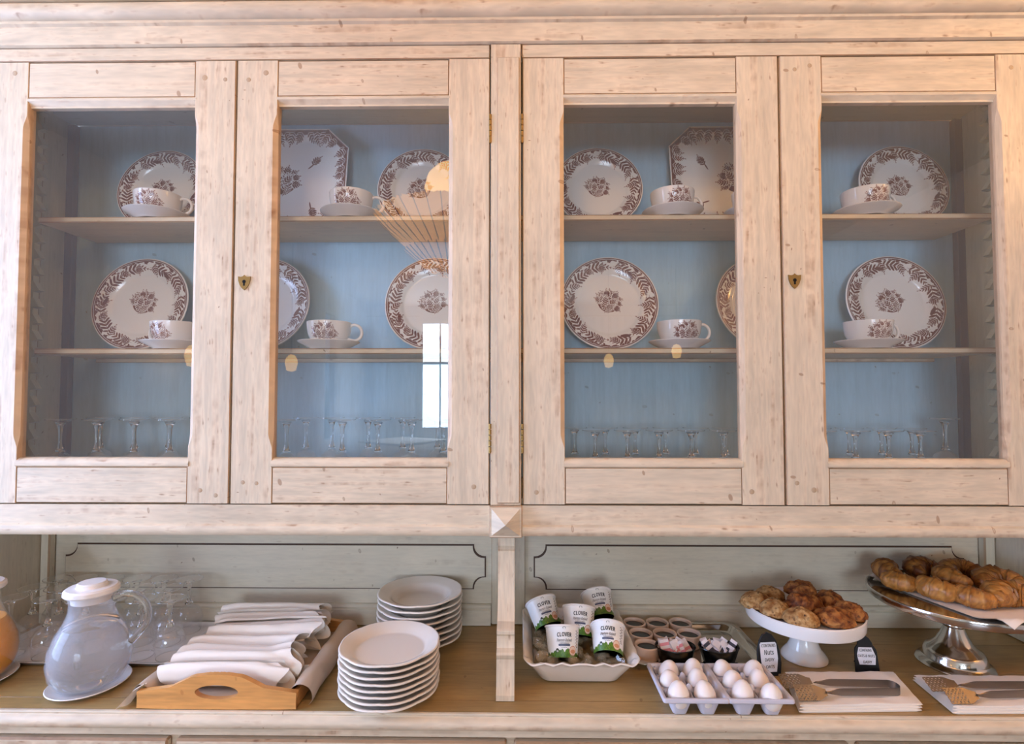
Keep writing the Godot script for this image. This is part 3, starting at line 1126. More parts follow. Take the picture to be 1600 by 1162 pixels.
	bx(h, "corner_post", V(-1.431, 0.922, BACK + 0.0005), V(-1.402, 1.272, BACK + 0.025), M.grey_paint, "y", 0.004)
	bx(h, "corner_post", V(1.388, 0.922, BACK + 0.0005), V(1.421, 1.272, BACK + 0.025), M.grey_paint, "y", 0.004)
	bx(h, "niche_post", V(-0.068, 0.922, BACK + 0.0005), V(0.033, 1.272, BACK + 0.006), M.grey_paint, "y")
	for s in [[-1.368, -0.089], [0.063, 1.343]]:
		mb = MB.new()
		mb.plate(notched_panel(s[0] - 0.004, s[1] + 0.004, 1.024, 1.159), BACK - 0.001, BACK + 0.0008)
		wpart("groove_shade_plate", mb, M.dark_wood, h)  # dark plate whose rim stands in for the shade in the groove
		mb = wood()
		mb.plate(notched_panel(s[0], s[1], 1.028, 1.155), BACK - 0.001, BACK + 0.005, 0.004)
		wpart("raised_panel", mb, M.grey_paint, h)
	for s in [[-1.4, -0.07], [0.035, 1.386]]:
		mb = wood()
		mb.extrude([P(BACK, 0.982), P(BACK + 0.006, 0.982), P(BACK + 0.010, 0.979), P(BACK + 0.012, 0.974), P(BACK + 0.010, 0.968), P(BACK + 0.013, 0.966), P(BACK + 0.014, 0.9215)], s[0], s[1], true)
		wpart("niche_baseboard", mb, M.grey_paint, h)

func worktop() -> void:
	var t := thing("countertop", "brown stained wooden worktop with a cream rounded front edge", "countertop", V(CX, 0.84, BACK))
	# boards of the top
	var z: float = BACK - 0.015
	for w in [0.13, 0.145, 0.135]:
		var mb := wood()
		mb.edge = Color(0.5, 0.4, 0.3)
		mb.box(V(-1.6, TOP - 0.03, z), V(1.6, TOP, minf(z + w - 0.0003, 0.085)), 0.0005)
		wpart("board", mb, M.top, t)
		z += w
	var mb2 := wood()
	mb2.edge = Color(0.5, 0.4, 0.3)
	mb2.box(V(-1.6, TOP - 0.03, 0.0654), V(1.6, TOP, 0.108), 0.0005)
	wpart("board", mb2, M.top, t)
	mb2 = wood()
	var pf := [P(0.1085, TOP - 0.0005), P(0.113, TOP - 0.001), P(0.1145, TOP - 0.004), P(0.114, TOP - 0.007)]
	for k in 9:
		var a := lerpf(1.35, -1.45, k / 8.0)
		pf.append(P(0.112 + 0.014 * cos(a), TOP - 0.022 + 0.014 * sin(a)))
	pf.append_array([P(0.108, TOP - 0.038), P(0.107, TOP - 0.055), P(0.09, TOP - 0.056)])
	mb2.extrude(pf, -1.6, 1.6)
	wpart("front_edge", mb2, M.paint, t)
	var b := thing("base_cabinet", "cream painted base cabinet with drawers under the worktop", "cabinet", V(CX, 0, BACK))
	bx(b, "carcass", V(-1.55, 0.06, BACK + 0.003), V(1.55, TOP - 0.031, 0.085), M.paint)
	bx(b, "plinth", V(-1.5, 0.0, BACK + 0.02), V(1.5, 0.06, 0.06), M.paint)
	for k in 4:
		var x0 := -1.5 + k * 0.752
		bx(b, "drawer", V(x0, 0.62, 0.0851), V(x0 + 0.735, 0.852, 0.103), M.paint, "x", 0.004)
		bx(b, "cupboard_door", V(x0, 0.1, 0.0851), V(x0 + 0.735, 0.60, 0.103), M.paint, "y", 0.004)

# ---------------------------------------------------------------- china in the cabinet
func ordinal(k: int) -> String:
	return ["first", "second", "third", "fourth", "fifth", "sixth", "seventh", "eighth", "ninth", "tenth"][k]

func china() -> void:
	# one plate, radius 1 scaled into two sizes
	var made := {}
	for R in [0.1325, 0.146]:
		var mb := MB.new()
		var k: float = R / 0.146
		mb.lathe([P(0.0, 0.004), P(0.078 * k, 0.004), P(0.080 * k, 0.0), P(0.085 * k, 0.0), P(0.090 * k, 0.006), P(0.125 * k, 0.014), P(R - 0.002, 0.019), P(R, 0.021), P(R - 0.0015, 0.0235), P(R - 0.004, 0.0235),
			P(R - 0.012, 0.0215), P(0.118 * k, 0.018), P(0.104 * k, 0.0155), P(0.096 * k, 0.010), P(0.088 * k, 0.0075), P(0.05 * k, 0.007), P(0.0, 0.007)], 72, R * 2.0, Vector3.ZERO, Vector3.ZERO, Vector3.ONE, 1.2)
		made[R] = mb.mesh([M.china])
	var labels := {
		-1.067: "brown fern pattern dinner plate leaning behind a cup, topmost shelf of the leftmost door", -0.278: "brown fern pattern plate on upper shelf beneath the lamp reflection, beside a cup",
		0.253: "brown fern pattern plate on upper shelf, left of cup and octagonal platter, nothing before it", 1.158: "brown fern pattern plate behind a cup on upper shelf of the rightmost door",
		-1.124: "large brown fern plate on lower shelf of leftmost door, cup at its right", -0.757: "large brown fern plate half hidden by the stile with the first escutcheon, lower shelf",
		-0.24: "large brown fern plate at hinge side of second door, lower shelf, right of its cup", 0.284: "large brown fern plate on lower shelf of third door, left of its cup",
		0.745: "large brown fern plate cut off by third door's outer stile, lower shelf", 1.127: "large brown fern plate behind a cup on lower shelf of the rightmost door"}
	for e in [[0.1325, 2.098, [-1.067, -0.278, 0.253, 1.158]], [0.146, 1.738, [-1.124, -0.757, -0.24, 0.284, 0.745, 1.127]]]:
		for x in e[2]:
			var t := thing("dinner_plate", labels[x], "plate", V(x, e[1] + 0.0005, -0.247), 0, "fern pattern plates standing on the hutch shelves")
			var o := mi("plate_body", made[e[0]])
			t.add_child(o, true)
			var lean := 0.20
			o.rotation.x = PI / 2 - lean
			o.rotation.z = 0.0
			o.position = V(0, e[0] * cos(lean), -e[0] * sin(lean)) - V(0, sin(lean), cos(lean)) * 0.0235 + V(0, 0.0045, 0.0)
			o.rotate_object_local(V(0, 1, 0), sin(x * 40.0) * 0.5)
	# octagonal platters
	var W := 0.40
	var H := 0.332
	var cut := 0.066
	var rings := []
	for s in [[0.0, 0.62], [0.0, 0.70], [0.006, 0.76], [0.016, 0.97], [0.0185, 1.0], [0.021, 0.995], [0.019, 0.96], [0.010, 0.80], [0.006, 0.74], [0.005, 0.5], [0.005, 0.0]]:
		var ring := PackedVector3Array()
		var w: float = W / 2 * s[1]
		var d: float = H / 2 * s[1]
		var c: float = cut * s[1]
		if s[1] > 0.0:
			var ins: float = (1.0 - s[1]) * 0.16
			w = W / 2 - ins; d = H / 2 - ins; c = cut - ins * 0.35
			if s[1] < 0.7: w *= 0.6; d *= 0.6
			if s[1] <= 0.70 and s[0] == 0.0: w = W / 2 - 0.06 - (0.7 - s[1]) * 0.2; d = H / 2 - 0.06 - (0.7 - s[1]) * 0.2
		var pts := [P(w, -d + c), P(w, d - c), P(w - c, d), P(-w + c, d), P(-w, d - c), P(-w, -d + c), P(-w + c, -d), P(w - c, -d)]
		for k in 8:
			for q in 6:
				var p: Vector2 = pts[k].lerp(pts[(k + 1) % 8], q / 6.0)
				ring.append(V(p.x, s[0], p.y))
		rings.append(ring)
	var uvs := []
	for r in rings:
		var u := PackedVector2Array()
		for p in r: u.append(P(p.x / W + 0.5, p.z / H + 0.5))
		u.append(u[0])
		uvs.append(u)
	var mb2 := MB.new()
	mb2.grid(rings, true, false, uvs)
	var pm := mb2.mesh([M.platter])
	for e in [[-0.703, "octagonal fern pattern platter with cut corners behind second door's cup"], [0.668, "octagonal fern pattern platter with cut corners, third door's upper shelf"]]:
		var t := thing("serving_platter", e[1], "platter", V(e[0], 2.0985, -0.245), 0, "octagonal platters on the upper shelf")
		var o := mi("platter_body", pm)
		t.add_child(o, true)
		var lean := 0.18
		o.rotation.x = PI / 2 - lean
		o.position = V(0, H / 2 * cos(lean), -H / 2 * sin(lean)) - V(0, sin(lean), cos(lean)) * 0.021 + V(0, 0.004, 0)
	# cups and saucers
	var sau := MB.new()
	sau.lathe([P(0, 0.003), P(0.045, 0.003), P(0.046, 0), P(0.050, 0), P(0.054, 0.004), P(0.080, 0.018), P(0.083, 0.021), P(0.0815, 0.0225), P(0.078, 0.0205), P(0.052, 0.0075), P(0.030, 0.006), P(0, 0.006)], 56)
	var sm := sau.mesh([M.white_china])
	var cup := MB.new()
	cup.lathe([P(0.036, 0.004), P(0.047, 0.016), P(0.0555, 0.034), P(0.0585, 0.052), P(0.0595, 0.067)], 56, 0.0, Vector3.ZERO, Vector3.ZERO, Vector3.ONE, 2.0)
	var outside := cup.i.size()
	cup.lathe([P(0, 0.003), P(0.030, 0.003), P(0.031, 0), P(0.034, 0), P(0.036, 0.004)], 56)
	cup.lathe([P(0.0595, 0.067), P(0.0588, 0.0684), P(0.0575, 0.067), P(0.0565, 0.05), P(0.053, 0.034), P(0.044, 0.016), P(0.03, 0.007), P(0, 0.006)], 56, 0.0, Vector3.ZERO, Vector3.ZERO, Vector3.ONE, 1.0)
	var cm := cup.mesh([M.cup, M.white_china], [outside])
	var hd := MB.new()
	var path := []
	for k in 15:
		var a := lerpf(2.15, -2.0, k / 14.0)
		path.append(V(0.068 + 0.021 * cos(a), 0.040 + 0.022 * sin(a), 0))
	path[0] = V(0.0555, 0.056, 0)
	path[14] = V(0.050, 0.022, 0)
	hd.tube(path, 0.0042, 10)
	var hm := hd.mesh([M.white_china])
	var n := 0
	for e in [[-1.0, 2.098, 0.15, "leftmost door's upper shelf, before a round plate"], [-0.454, 2.098, 0.1, "second door's upper shelf, right of the octagonal platter"], [0.441, 2.098, 0.2, "third door's upper shelf, between plate and platter"], [0.668, 2.098, 0.3, "third door's upper shelf, by its stile"], [0.972, 2.098, 0.1, "rightmost door's upper shelf"],
		[-0.945, 1.738, PI - 0.25, "leftmost door's lower shelf"], [-0.512, 1.738, 0.1, "second door's lower shelf, between two plates"], [0.456, 1.738, 0.15, "third door's lower shelf, right of a plate"], [0.972, 1.738, 0.1, "rightmost door's lower shelf"]]:
		var s := thing("saucer", "plain white saucer under a fern cup, " + e[3], "saucer", V(e[0], e[1] + 0.0003, -0.168), 0, "white saucers on the hutch shelves")
		s.add_child(mi("saucer_body", sm), true)
		var c := thing("teacup", "white teacup printed with brown ferns, " + e[3], "cup", V(e[0], e[1] + 0.0068, -0.168), e[2], "fern teacups on the hutch shelves")
		var body := mi("bowl", cm)
		c.add_child(body, true)
		if e[2] > 2.0:
			body.rotation.y = PI
		c.add_child(mi("handle", hm), true)
		n += 1

# ---------------------------------------------------------------- stemmed glasses, upturned
func goblet(H: float) -> Node3D:
	var t := Node3D.new()
	var k := H / 0.165
	var mb := MB.new()
	mb.lathe([P(0.031, 0), P(0.0345, 0.02 * k), P(0.0365, 0.04 * k), P(0.034, 0.06 * k), P(0.026, 0.075 * k), P(0.012, 0.084 * k), P(0.0, 0.086 * k)], 28, 0.0, Vector3.ZERO, Vector3.ZERO, Vector3.ONE, 3.0)
	mb.lathe([P(0.0, 0.0835 * k), P(0.011, 0.082 * k), P(0.0245, 0.073 * k), P(0.0325, 0.059 * k), P(0.035, 0.04 * k), P(0.033, 0.02 * k), P(0.030, 0.0), P(0.031, 0)], 28, 0.0, Vector3.ZERO, Vector3.ZERO, Vector3.ONE, 3.0)
	var walls := mb.i.size()
	for ring in [[0.0305, 0.0012, 0.0012], [0.0362, 0.042 * k, 0.0005]]:
		mb.tube(range(25).map(func(q): return V(ring[0] * cos(TAU * q / 24.0), ring[1], ring[0] * sin(TAU * q / 24.0))), ring[2], 6, false)
	t.add_child(mi("bowl", mb.mesh([M.thin_glass, M.glass], [walls])), true)
	mb = MB.new()
	mb.lathe([P(0, 0.0865 * k), P(0.011, 0.087 * k), P(0.0068, 0.095 * k), P(0.0045, 0.108 * k), P(0.0042, 0.125 * k), P(0.0055, 0.142 * k), P(0.0085, 0.151 * k), P(0.013, 0.157 * k), P(0, 0.1572 * k)], 16, 0.0, Vector3.ZERO, Vector3.ZERO, Vector3.ONE, 1.2)
	part("stem", mb, M.glass, t)
	mb = MB.new()
	mb.lathe([P(0, 0.1575 * k), P(0.014, 0.158 * k), P(0.025, 0.1615 * k), P(0.0345, 0.163 * k), P(0.0352, 0.1645 * k), P(0.034, 0.166 * k), P(0.02, 0.1655 * k), P(0, 0.165 * k)], 28, 0.0, Vector3.ZERO, Vector3.ZERO, Vector3.ONE, 1.2)
	var cut := mb.i.size()
	mb.tube(range(25).map(func(q): return V(0.0345 * cos(TAU * q / 24.0), 0.1645 * k, 0.0345 * sin(TAU * q / 24.0))), 0.0012, 6, false)
	var foot := mi("foot", mb.mesh([M.thin_glass, M.glass], [cut]))
	t.add_child(foot, true)
	return t

func goblets() -> void:
	var tray := thing("glass_tray", "shallow white rectangular tray under the upturned glasses in the niche", "tray", V(-1.135, TOP + 0.0003, -0.185))
	var mb := MB.new()
	var rings := []
	for s in [[0.0, 0.0, 0.0], [0.24, 0.11, 0.0], [0.25, 0.115, 0.010], [0.262, 0.122, 0.011], [0.262, 0.122, 0.0125], [0.249, 0.114, 0.0115], [0.242, 0.110, 0.003], [0.0, 0.0, 0.003]]:
		rings.append(rrect(s[0], s[1], 0.02, s[2]))
	mb.grid(rings, true)
	part("tray_body", mb, M.white_china, tray)
	var small := goblet(0.150)
	var xs := [[-0.118, [-1.335, -1.235, -1.15, -1.065, -0.985, -0.908], "front row"], [-0.193, [-1.345, -1.27, -1.195, -1.115, -1.04, -0.962], "middle row"], [-0.267, [-1.34, -1.265, -1.185, -1.105, -1.025, -0.95], "back row"]]
	for r in xs:
		var k := 0
		for x in r[1]:
			dup(small, "stemmed_glass", "upturned clear stemmed glass on the white tray, %s, %s from the left" % [r[2], ordinal(k)], "glass", V(x, TOP + 0.0036, r[0]), rng.randf() * TAU, "upturned glasses on the niche tray")
			k += 1
	small.queue_free()
	var tall := goblet(0.186)
	var mid := goblet(0.158)
	var rows := [[tall, -0.14, [-1.235, -1.134, -1.032, -0.934], "leftmost door, front row"], [tall, -0.235, [-1.20, -1.10, -1.0, -0.90], "leftmost door, back row"],
		[tall, -0.14, [-0.615, -0.463, -0.367, -0.275, -0.19], "second door, front row"], [tall, -0.235, [-0.60, -0.525, -0.42, -0.32, -0.22], "second door, back row"],
		[mid, -0.14, [0.22, 0.306, 0.391, 0.477, 0.562], "third door, front row"], [mid, -0.235, [0.175, 0.262, 0.348, 0.434, 0.52, 0.605], "third door, back row"],
		[mid, -0.14, [0.826, 0.914, 1.001, 1.085], "rightmost door, front row"], [mid, -0.225, [0.86, 0.95, 1.04, 1.125], "rightmost door, back row"], [tall, -0.215, [1.21], "rightmost door, alone and taller"]]
	for r in rows:
		var k := 0
		for x in r[2]:
			dup(r[0], "stemmed_glass", "upturned clear stemmed glass behind the %s, %s from the left" % [r[3], ordinal(k)], "glass", V(x, 1.3603, r[1]), rng.randf() * TAU, "upturned glasses on the cabinet floor")
			k += 1
	tall.queue_free()
	mid.queue_free()

# rounded rectangle ring, half sizes w and d
func rrect(w: float, d: float, r: float, y: float, n := 5, cx := 0.0, cz := 0.0) -> PackedVector3Array:
	var out := PackedVector3Array()
	r = minf(r, minf(w, d))
	for q in [[1, 1, 0.0], [-1, 1, PI / 2], [-1, -1, PI], [1, -1, 1.5 * PI]]:
		for k in n + 1:
			var a: float = q[2] + PI / 2 * k / n
			out.append(V(cx + q[0] * (w - r) + r * cos(a), y, cz + q[1] * (d - r) + r * sin(a)))
		var nxt: Array = {0.0: [-1, 1], PI / 2: [-1, -1], PI: [1, -1], 1.5 * PI: [1, 1]}[q[2]]
		var a2: float = q[2] + PI / 2
		var p0 := out[-1]
		var p1 := V(cx + nxt[0] * (w - r) + r * cos(a2), y, cz + nxt[1] * (d - r) + r * sin(a2))
		for k in range(1, n + 3):
			out.append(p0.lerp(p1, k / float(n + 3)))
	return out

func drinks() -> void:
	for e in [[V(-1.01, TOP, 0.018), "round clear glass pitcher of iced water with a white lid", false, 0.35], [V(-1.306, TOP, 0.004), "round glass pitcher of orange juice at the niche's outer side", true, 2.2]]:
		var s := thing("pitcher_saucer", "white saucer under the %s pitcher" % ("orange juice" if e[2] else "water"), "saucer", e[0] + V(0, 0.0003, 0), 0, "saucers under the pitchers")
		var mb := MB.new()
		mb.lathe([P(0, 0.002), P(0.055, 0.002), P(0.057, 0), P(0.062, 0), P(0.080, 0.009), P(0.0835, 0.012), P(0.082, 0.0135), P(0.076, 0.011), P(0.060, 0.005), P(0, 0.005)], 48)
		part("saucer_body", mb, M.white_china, s)
		var t := thing("pitcher", e[1], "pitcher", e[0] + V(0, 0.0058, 0), e[3], "")
		mb = MB.new()
		mb.lathe([P(0, 0), P(0.050, 0.0), P(0.066, 0.010), P(0.079, 0.032), P(0.084, 0.062), P(0.081, 0.092), P(0.070, 0.124), P(0.055, 0.150), P(0.046, 0.172), P(0.044, 0.195), P(0.047, 0.212), P(0.0455, 0.2135), P(0.042, 0.195), P(0.044, 0.171), P(0.053, 0.149), P(0.068, 0.123), P(0.079, 0.092), P(0.082, 0.062), P(0.077, 0.033), P(0.064, 0.012), P(0.049, 0.003), P(0, 0.003)], 56, 0.0, Vector3.ZERO, Vector3.ZERO, Vector3.ONE, 1.2)
		part("body", mb, M.frost if not e[2] else M.thin_glass, t)
		mb = MB.new()
		mb.lathe([P(0, 0.0035), P(0.048, 0.0035), P(0.063, 0.0125), P(0.076, 0.0335), P(0.081, 0.062), P(0.078, 0.092), P(0.067, 0.1225), P(0.056, 0.142), P(0, 0.142)], 48)
		part("juice" if e[2] else "water", mb, M.juice if e[2] else M.water, t)
		if not e[2]:
			for k in 6:                                 # ice in the water
				mb = MB.new()
				mb.box(V(-0.014, -0.014, -0.014), V(0.014, 0.014, 0.014), 0.004)
				var a := k * 1.1
				mb.moved(Transform3D(Basis.from_euler(V(k * 1.3, k * 0.7, k * 2.1)), V(0.036 * cos(a), 0.112 - 0.012 * (k % 3), 0.036 * sin(a))))
				part("ice_cube", mb, M.frost, t)
		mb = MB.new()
		var path := []
		for k in 17:
			var u := k / 16.0
			var a := lerpf(1.9, -1.15, u)
			path.append(V(0.066 + 0.046 * cos(a) + 0.01 * u, 0.152 + 0.052 * sin(a), 0))
		path[0] = V(0.043, 0.196, 0)
		path[16] = V(0.0815, 0.086, 0)
		mb.tube(path, 0.0075, 12)
		part("handle", mb, M.glass, t)
		mb = MB.new()
		mb.lathe([P(0, 0.196), P(0.040, 0.196), P(0.0415, 0.214), P(0.0535, 0.2145), P(0.056, 0.218), P(0.055, 0.226), P(0.050, 0.230), P(0.032, 0.2305), P(0.030, 0.2335), P(0.030, 0.238), P(0.027, 0.2405), P(0.0, 0.2405)], 48)
		part("lid", mb, M.lid, t)

# ---------------------------------------------------------------- tray of rolled napkins
func napkin_tray() -> void:
	var t := thing("wooden_tray", "maple serving tray with an arched end and an oval handle hole", "tray", V(-0.655, TOP, -0.075))
	var x0 := -0.832
	var x1 := -0.478
	var y0 := TOP + 0.001
	# arched ends with an oval handle hole
	for z in [0.094, -0.262]:
		var rows := [PackedVector3Array(), PackedVector3Array(), PackedVector3Array(), PackedVector3Array()]
		var N := 64
		var cx := (x0 + x1) / 2
		var cy := y0 + 0.036
		for k in N:
			var a := TAU * k / N
			var d := P(cos(a), sin(a))
			var inner := P(d.x * 0.048, d.y * 0.0155)
			var r := 0.01
			while r < 0.3:
				var q := d * r + P(cx, cy)
				var top := y0 + 0.037 + 0.036 * exp(-pow((q.x - cx) / 0.10, 4.0)) * (0.82 + 0.18 * cos((q.x - cx) * 16.0))
				if q.x < x0 or q.x > x1 or q.y < y0 or q.y > top:
					break
				r += 0.0015
			var o := d * r
			rows[0].append(V(cx + inner.x, cy + inner.y, z)); rows[1].append(V(cx + o.x, cy + o.y, z))
			rows[2].append(V(cx + inner.x, cy + inner.y, z + 0.013)); rows[3].append(V(cx + o.x, cy + o.y, z + 0.013))
		var mb := wood()
		for pr in [[0, 1, false], [2, 3, true], [0, 2, false], [1, 3, true]]:
			var uvs := []
			for rr in [rows[pr[0]], rows[pr[1]]]:
				var u := PackedVector2Array()
				for p in rr: u.append(P(p.x, p.y * 2.0))
				u.append(u[0])
				uvs.append(u)
			mb.grid([rows[pr[0]], rows[pr[1]]], true, pr[2], uvs)
		for k in mb.n.size():
			pass
		wpart("end_board", mb, M.maple, t)
	bx(t, "side_rail", V(x0, y0, -0.249), V(x0 + 0.011, y0 + 0.034, 0.094), M.maple, "z")
	bx(t, "side_rail", V(x1 - 0.011, y0, -0.249), V(x1, y0 + 0.034, 0.094), M.maple, "z")
	bx(t, "bottom_board", V(x0 + 0.011, y0 + 0.002, -0.249), V(x1 - 0.011, y0 + 0.008, 0.094), M.maple, "z")
	# liner cloth
	var c := thing("liner_cloth", "beige liner cloth spread in wooden tray and rolled over its side", "cloth", V(-0.655, TOP + 0.009, -0.075))
	var prof := [P(-0.866, 0.925), P(-0.860, 0.940), P(-0.848, 0.957), P(-0.836, 0.964), P(-0.820, 0.960), P(-0.812, 0.940), P(-0.802, 0.933), P(-0.75, 0.9325), P(-0.65, 0.9325), P(-0.55, 0.9325), P(-0.508, 0.934), P(-0.500, 0.948), P(-0.493, 0.962), P(-0.481, 0.969), P(-0.466, 0.968), P(-0.454, 0.960), P(-0.448, 0.946), P(-0.449, 0.932), P(-0.456, 0.924)]
	var fine := []
	for k in prof.size() - 1:
		for q in 3:
			fine.append(prof[k].cubic_interpolate(prof[k + 1], prof[maxi(k - 1, 0)], prof[mini(k + 2, prof.size() - 1)], q / 3.0))
	fine.append(prof[-1])
	var nz := noise(44, 9.0, 2)
	var rows2 := []
	for k in 41:
		var z := lerpf(-0.245, 0.092, k / 40.0)
		var row := PackedVector3Array()
		for q in fine.size():
			var p: Vector2 = fine[q]
			var w := nz.get_noise_2d(p.x * 3.0, z * 1.2) * 0.006
			var lift := 0.0
			if q < 9:
				p.x -= 0.006 * (1.0 - q / 9.0) * (1.0 + sin(z * 40.0))
			if q > 34:
				w *= 0.5
				lift = 0.002 * sin(z * 55.0)
			var inner := smooth(-0.812, -0.80, p.x) * (1.0 - smooth(-0.51, -0.50, p.x))
			row.append(V(p.x + w * (1.0 - inner), maxf(p.y + lift * (1 - inner) + absf(w) * 0.3 * inner, 0.9225), z))
		rows2.append(row)
	var mb2 := MB.new()
	mb2.grid(rows2, false, true)
	wpart("cloth_sheet", mb2, M.tan_cloth, c)
	# front corner of the cloth that hangs past the tray end
	mb2 = MB.new()
	rows2 = []
	for k in 9:
		var u := k / 8.0
		var row := PackedVector3Array()
		for q in 13:
			var w := q / 12.0
			row.append(V(lerpf(-0.825, -0.872, w * 0.7 + 0.3 * u * w) , lerpf(0.966 - 0.002 * w, 0.9235, pow(w, 1.6)) - 0.002 * sin(u * 6.0), 0.085 + 0.03 * u * (0.4 + w * 0.6) + 0.006 * sin(w * 7.0)))
		rows2.append(row)
	mb2.grid(rows2)
	wpart("hanging_corner", mb2, M.cloth, c)
	# napkins, each rolled
	var words := ["nearest the arched front handle", "second from the arched front handle", "third from the arched front handle", "fourth from the arched front handle", "fourth from the niche back", "third from the niche back", "second from the niche back", "farthest back, against the niche panel"]
	for k in 8:
		var z := 0.055 - k * 0.0405
		var r := 0.034 + 0.002 * sin(k * 2.0)
		var y := 0.9345 + r * 1.02 + k * 0.0028
		var n := thing("rolled_napkin", "rolled cream cloth napkin in the tray, " + words[k], "napkin", V(-0.655, y - r, z), 0, "rolled napkins in the wooden tray")
		napkin_roll(n, V(-0.665 + 0.012 * sin(k * 1.7), y, z), r, k)

func napkin_roll(n: Node3D, at: Vector3, r: float, k: int) -> void:
	var L := 0.145
	var rows := []
	var U := 30
	var T := 64
	var nz := noise(200 + k, 2.2, 3)
	for a in U + 1:
		var u := a / float(U)
		var row := PackedVector3Array()
		for b in T + 1:
			var w := b / float(T)
			var th := w * TAU * 2.15 + 2.4 + k
			var flare := smooth(0.72, 1.0, u)
			var left := 1.0 - smooth(0.0, 0.12, u)
			var rad := r * lerpf(1.0, 0.30, w)
			rad *= 1.0 - 0.10 * smooth(0.1, 0.7, 1.0 - u) * 0.6
			rad *= 1.0 + flare * (0.24 * sin(th * 1.5 + k) + 0.16 * sin(th * 3.0 + 2.0 * k) + 0.05)
			rad += nz.get_noise_3d(u * 0.9, cos(th) * 0.5, sin(th) * 0.5 + w) * 0.0035 * (1.0 - w)
			var x := lerpf(-L, L, u) + flare * (0.016 * sin(th * 2.0 + k * 1.3) - 0.02 * w) - left * 0.010 * sin(th + k)
			x += (w - 0.3) * 0.012 * (left - 0.5)
			var yy := rad * sin(th) * 1.04
			var zz := rad * cos(th) * 0.9
			row.append(at + V(x, yy * (1.0 - 0.22 * left) + 0.004 * sin(u * 3.0 + k), zz * 0.62 * (1.0 + 0.12 * left)))
		rows.append(row)
	var mb := MB.new()
	mb.grid(rows)
	wpart("cloth_roll", mb, M.cloth, n)

# ---------------------------------------------------------------- stacked plates
func scallop(R: float, n: int, amp: float) -> Vector3: return Vector3(R, n, amp)

func plate_stacks() -> void:
	var R := 0.116
	var mb := MB.new()
	mb.lathe([P(0, 0.003), P(0.070, 0.003), P(0.071, 0), P(0.076, 0), P(0.082, 0.006), P(0.105, 0.0155), P(R - 0.001, 0.0205), P(R, 0.0225), P(R - 0.0015, 0.0245), P(R - 0.005, 0.0245), P(0.104, 0.0205), P(0.090, 0.0155), P(0.083, 0.0085), P(0.076, 0.0065), P(0, 0.0062)], 120, 0.0, scallop(R, 8, 0.02), Vector3.ZERO, Vector3.ONE, 1.2)
	var pm := mb.mesh([M.cream_china])
	for k in 8:
		var t := thing("scalloped_plate", "cream scalloped dinner plate in front stack beside the napkin tray, %s" % ["bottom one", "second from bottom", "third from bottom", "fourth from bottom", "fourth from top", "third from top", "second from top", "top one"][k], "plate", V(-0.287 + 0.0012 * sin(k * 2.2), TOP + 0.0004 + k * 0.0134, 0.037 + 0.0006 * cos(k * 1.7)), 0.1 * sin(k * 3.0), "front stack of scalloped plates")
		t.add_child(mi("plate_body", pm), true)
	R = 0.117
	mb = MB.new()
	mb.lathe([P(0, 0.003), P(0.052, 0.003), P(0.053, 0), P(0.058, 0), P(0.066, 0.006), P(0.080, 0.022), P(0.090, 0.027), P(R - 0.001, 0.0355), P(R, 0.0375), P(R - 0.0015, 0.0395), P(R - 0.005, 0.0393), P(0.089, 0.0315), P(0.078, 0.0265), P(0.074, 0.014), P(0.062, 0.008), P(0, 0.0068)], 120, 0.0, scallop(R, 8, 0.02), Vector3.ZERO, Vector3.ONE, 1.2)
	var sm := mb.mesh([M.cream_china])
	for k in 8:
		var t := thing("soup_plate", "cream scalloped soup plate in rear stack near the niche back, %s" % ["bottom one", "second from bottom", "third from bottom", "fourth from bottom", "fourth from top", "third from top", "second from top", "top one"][k], "plate", V(-0.260 + 0.0015 * sin(k * 1.3), TOP + 0.0004 + k * 0.0158, -0.198 + 0.0006 * cos(k * 2.7)), 0.12 * sin(k * 2.0), "rear stack of soup plates")
		t.add_child(mi("plate_body", sm), true)

# ---------------------------------------------------------------- yogurt on ice
func bend(mb: MB, r0: float, tilt: float, turn: float, y: float, arch := 0.0) -> void:
	for k in mb.v.size():
		var p := mb.v[k]
		var yy := y + p.y - arch * p.x * p.x
		var r := r0 + yy * tilt + 0.0003 + p.z
		var a := turn - p.x / r0
		mb.v[k] = V(r * cos(a), yy, r * sin(a))
		mb.n[k] = V(cos(a), 0, sin(a))

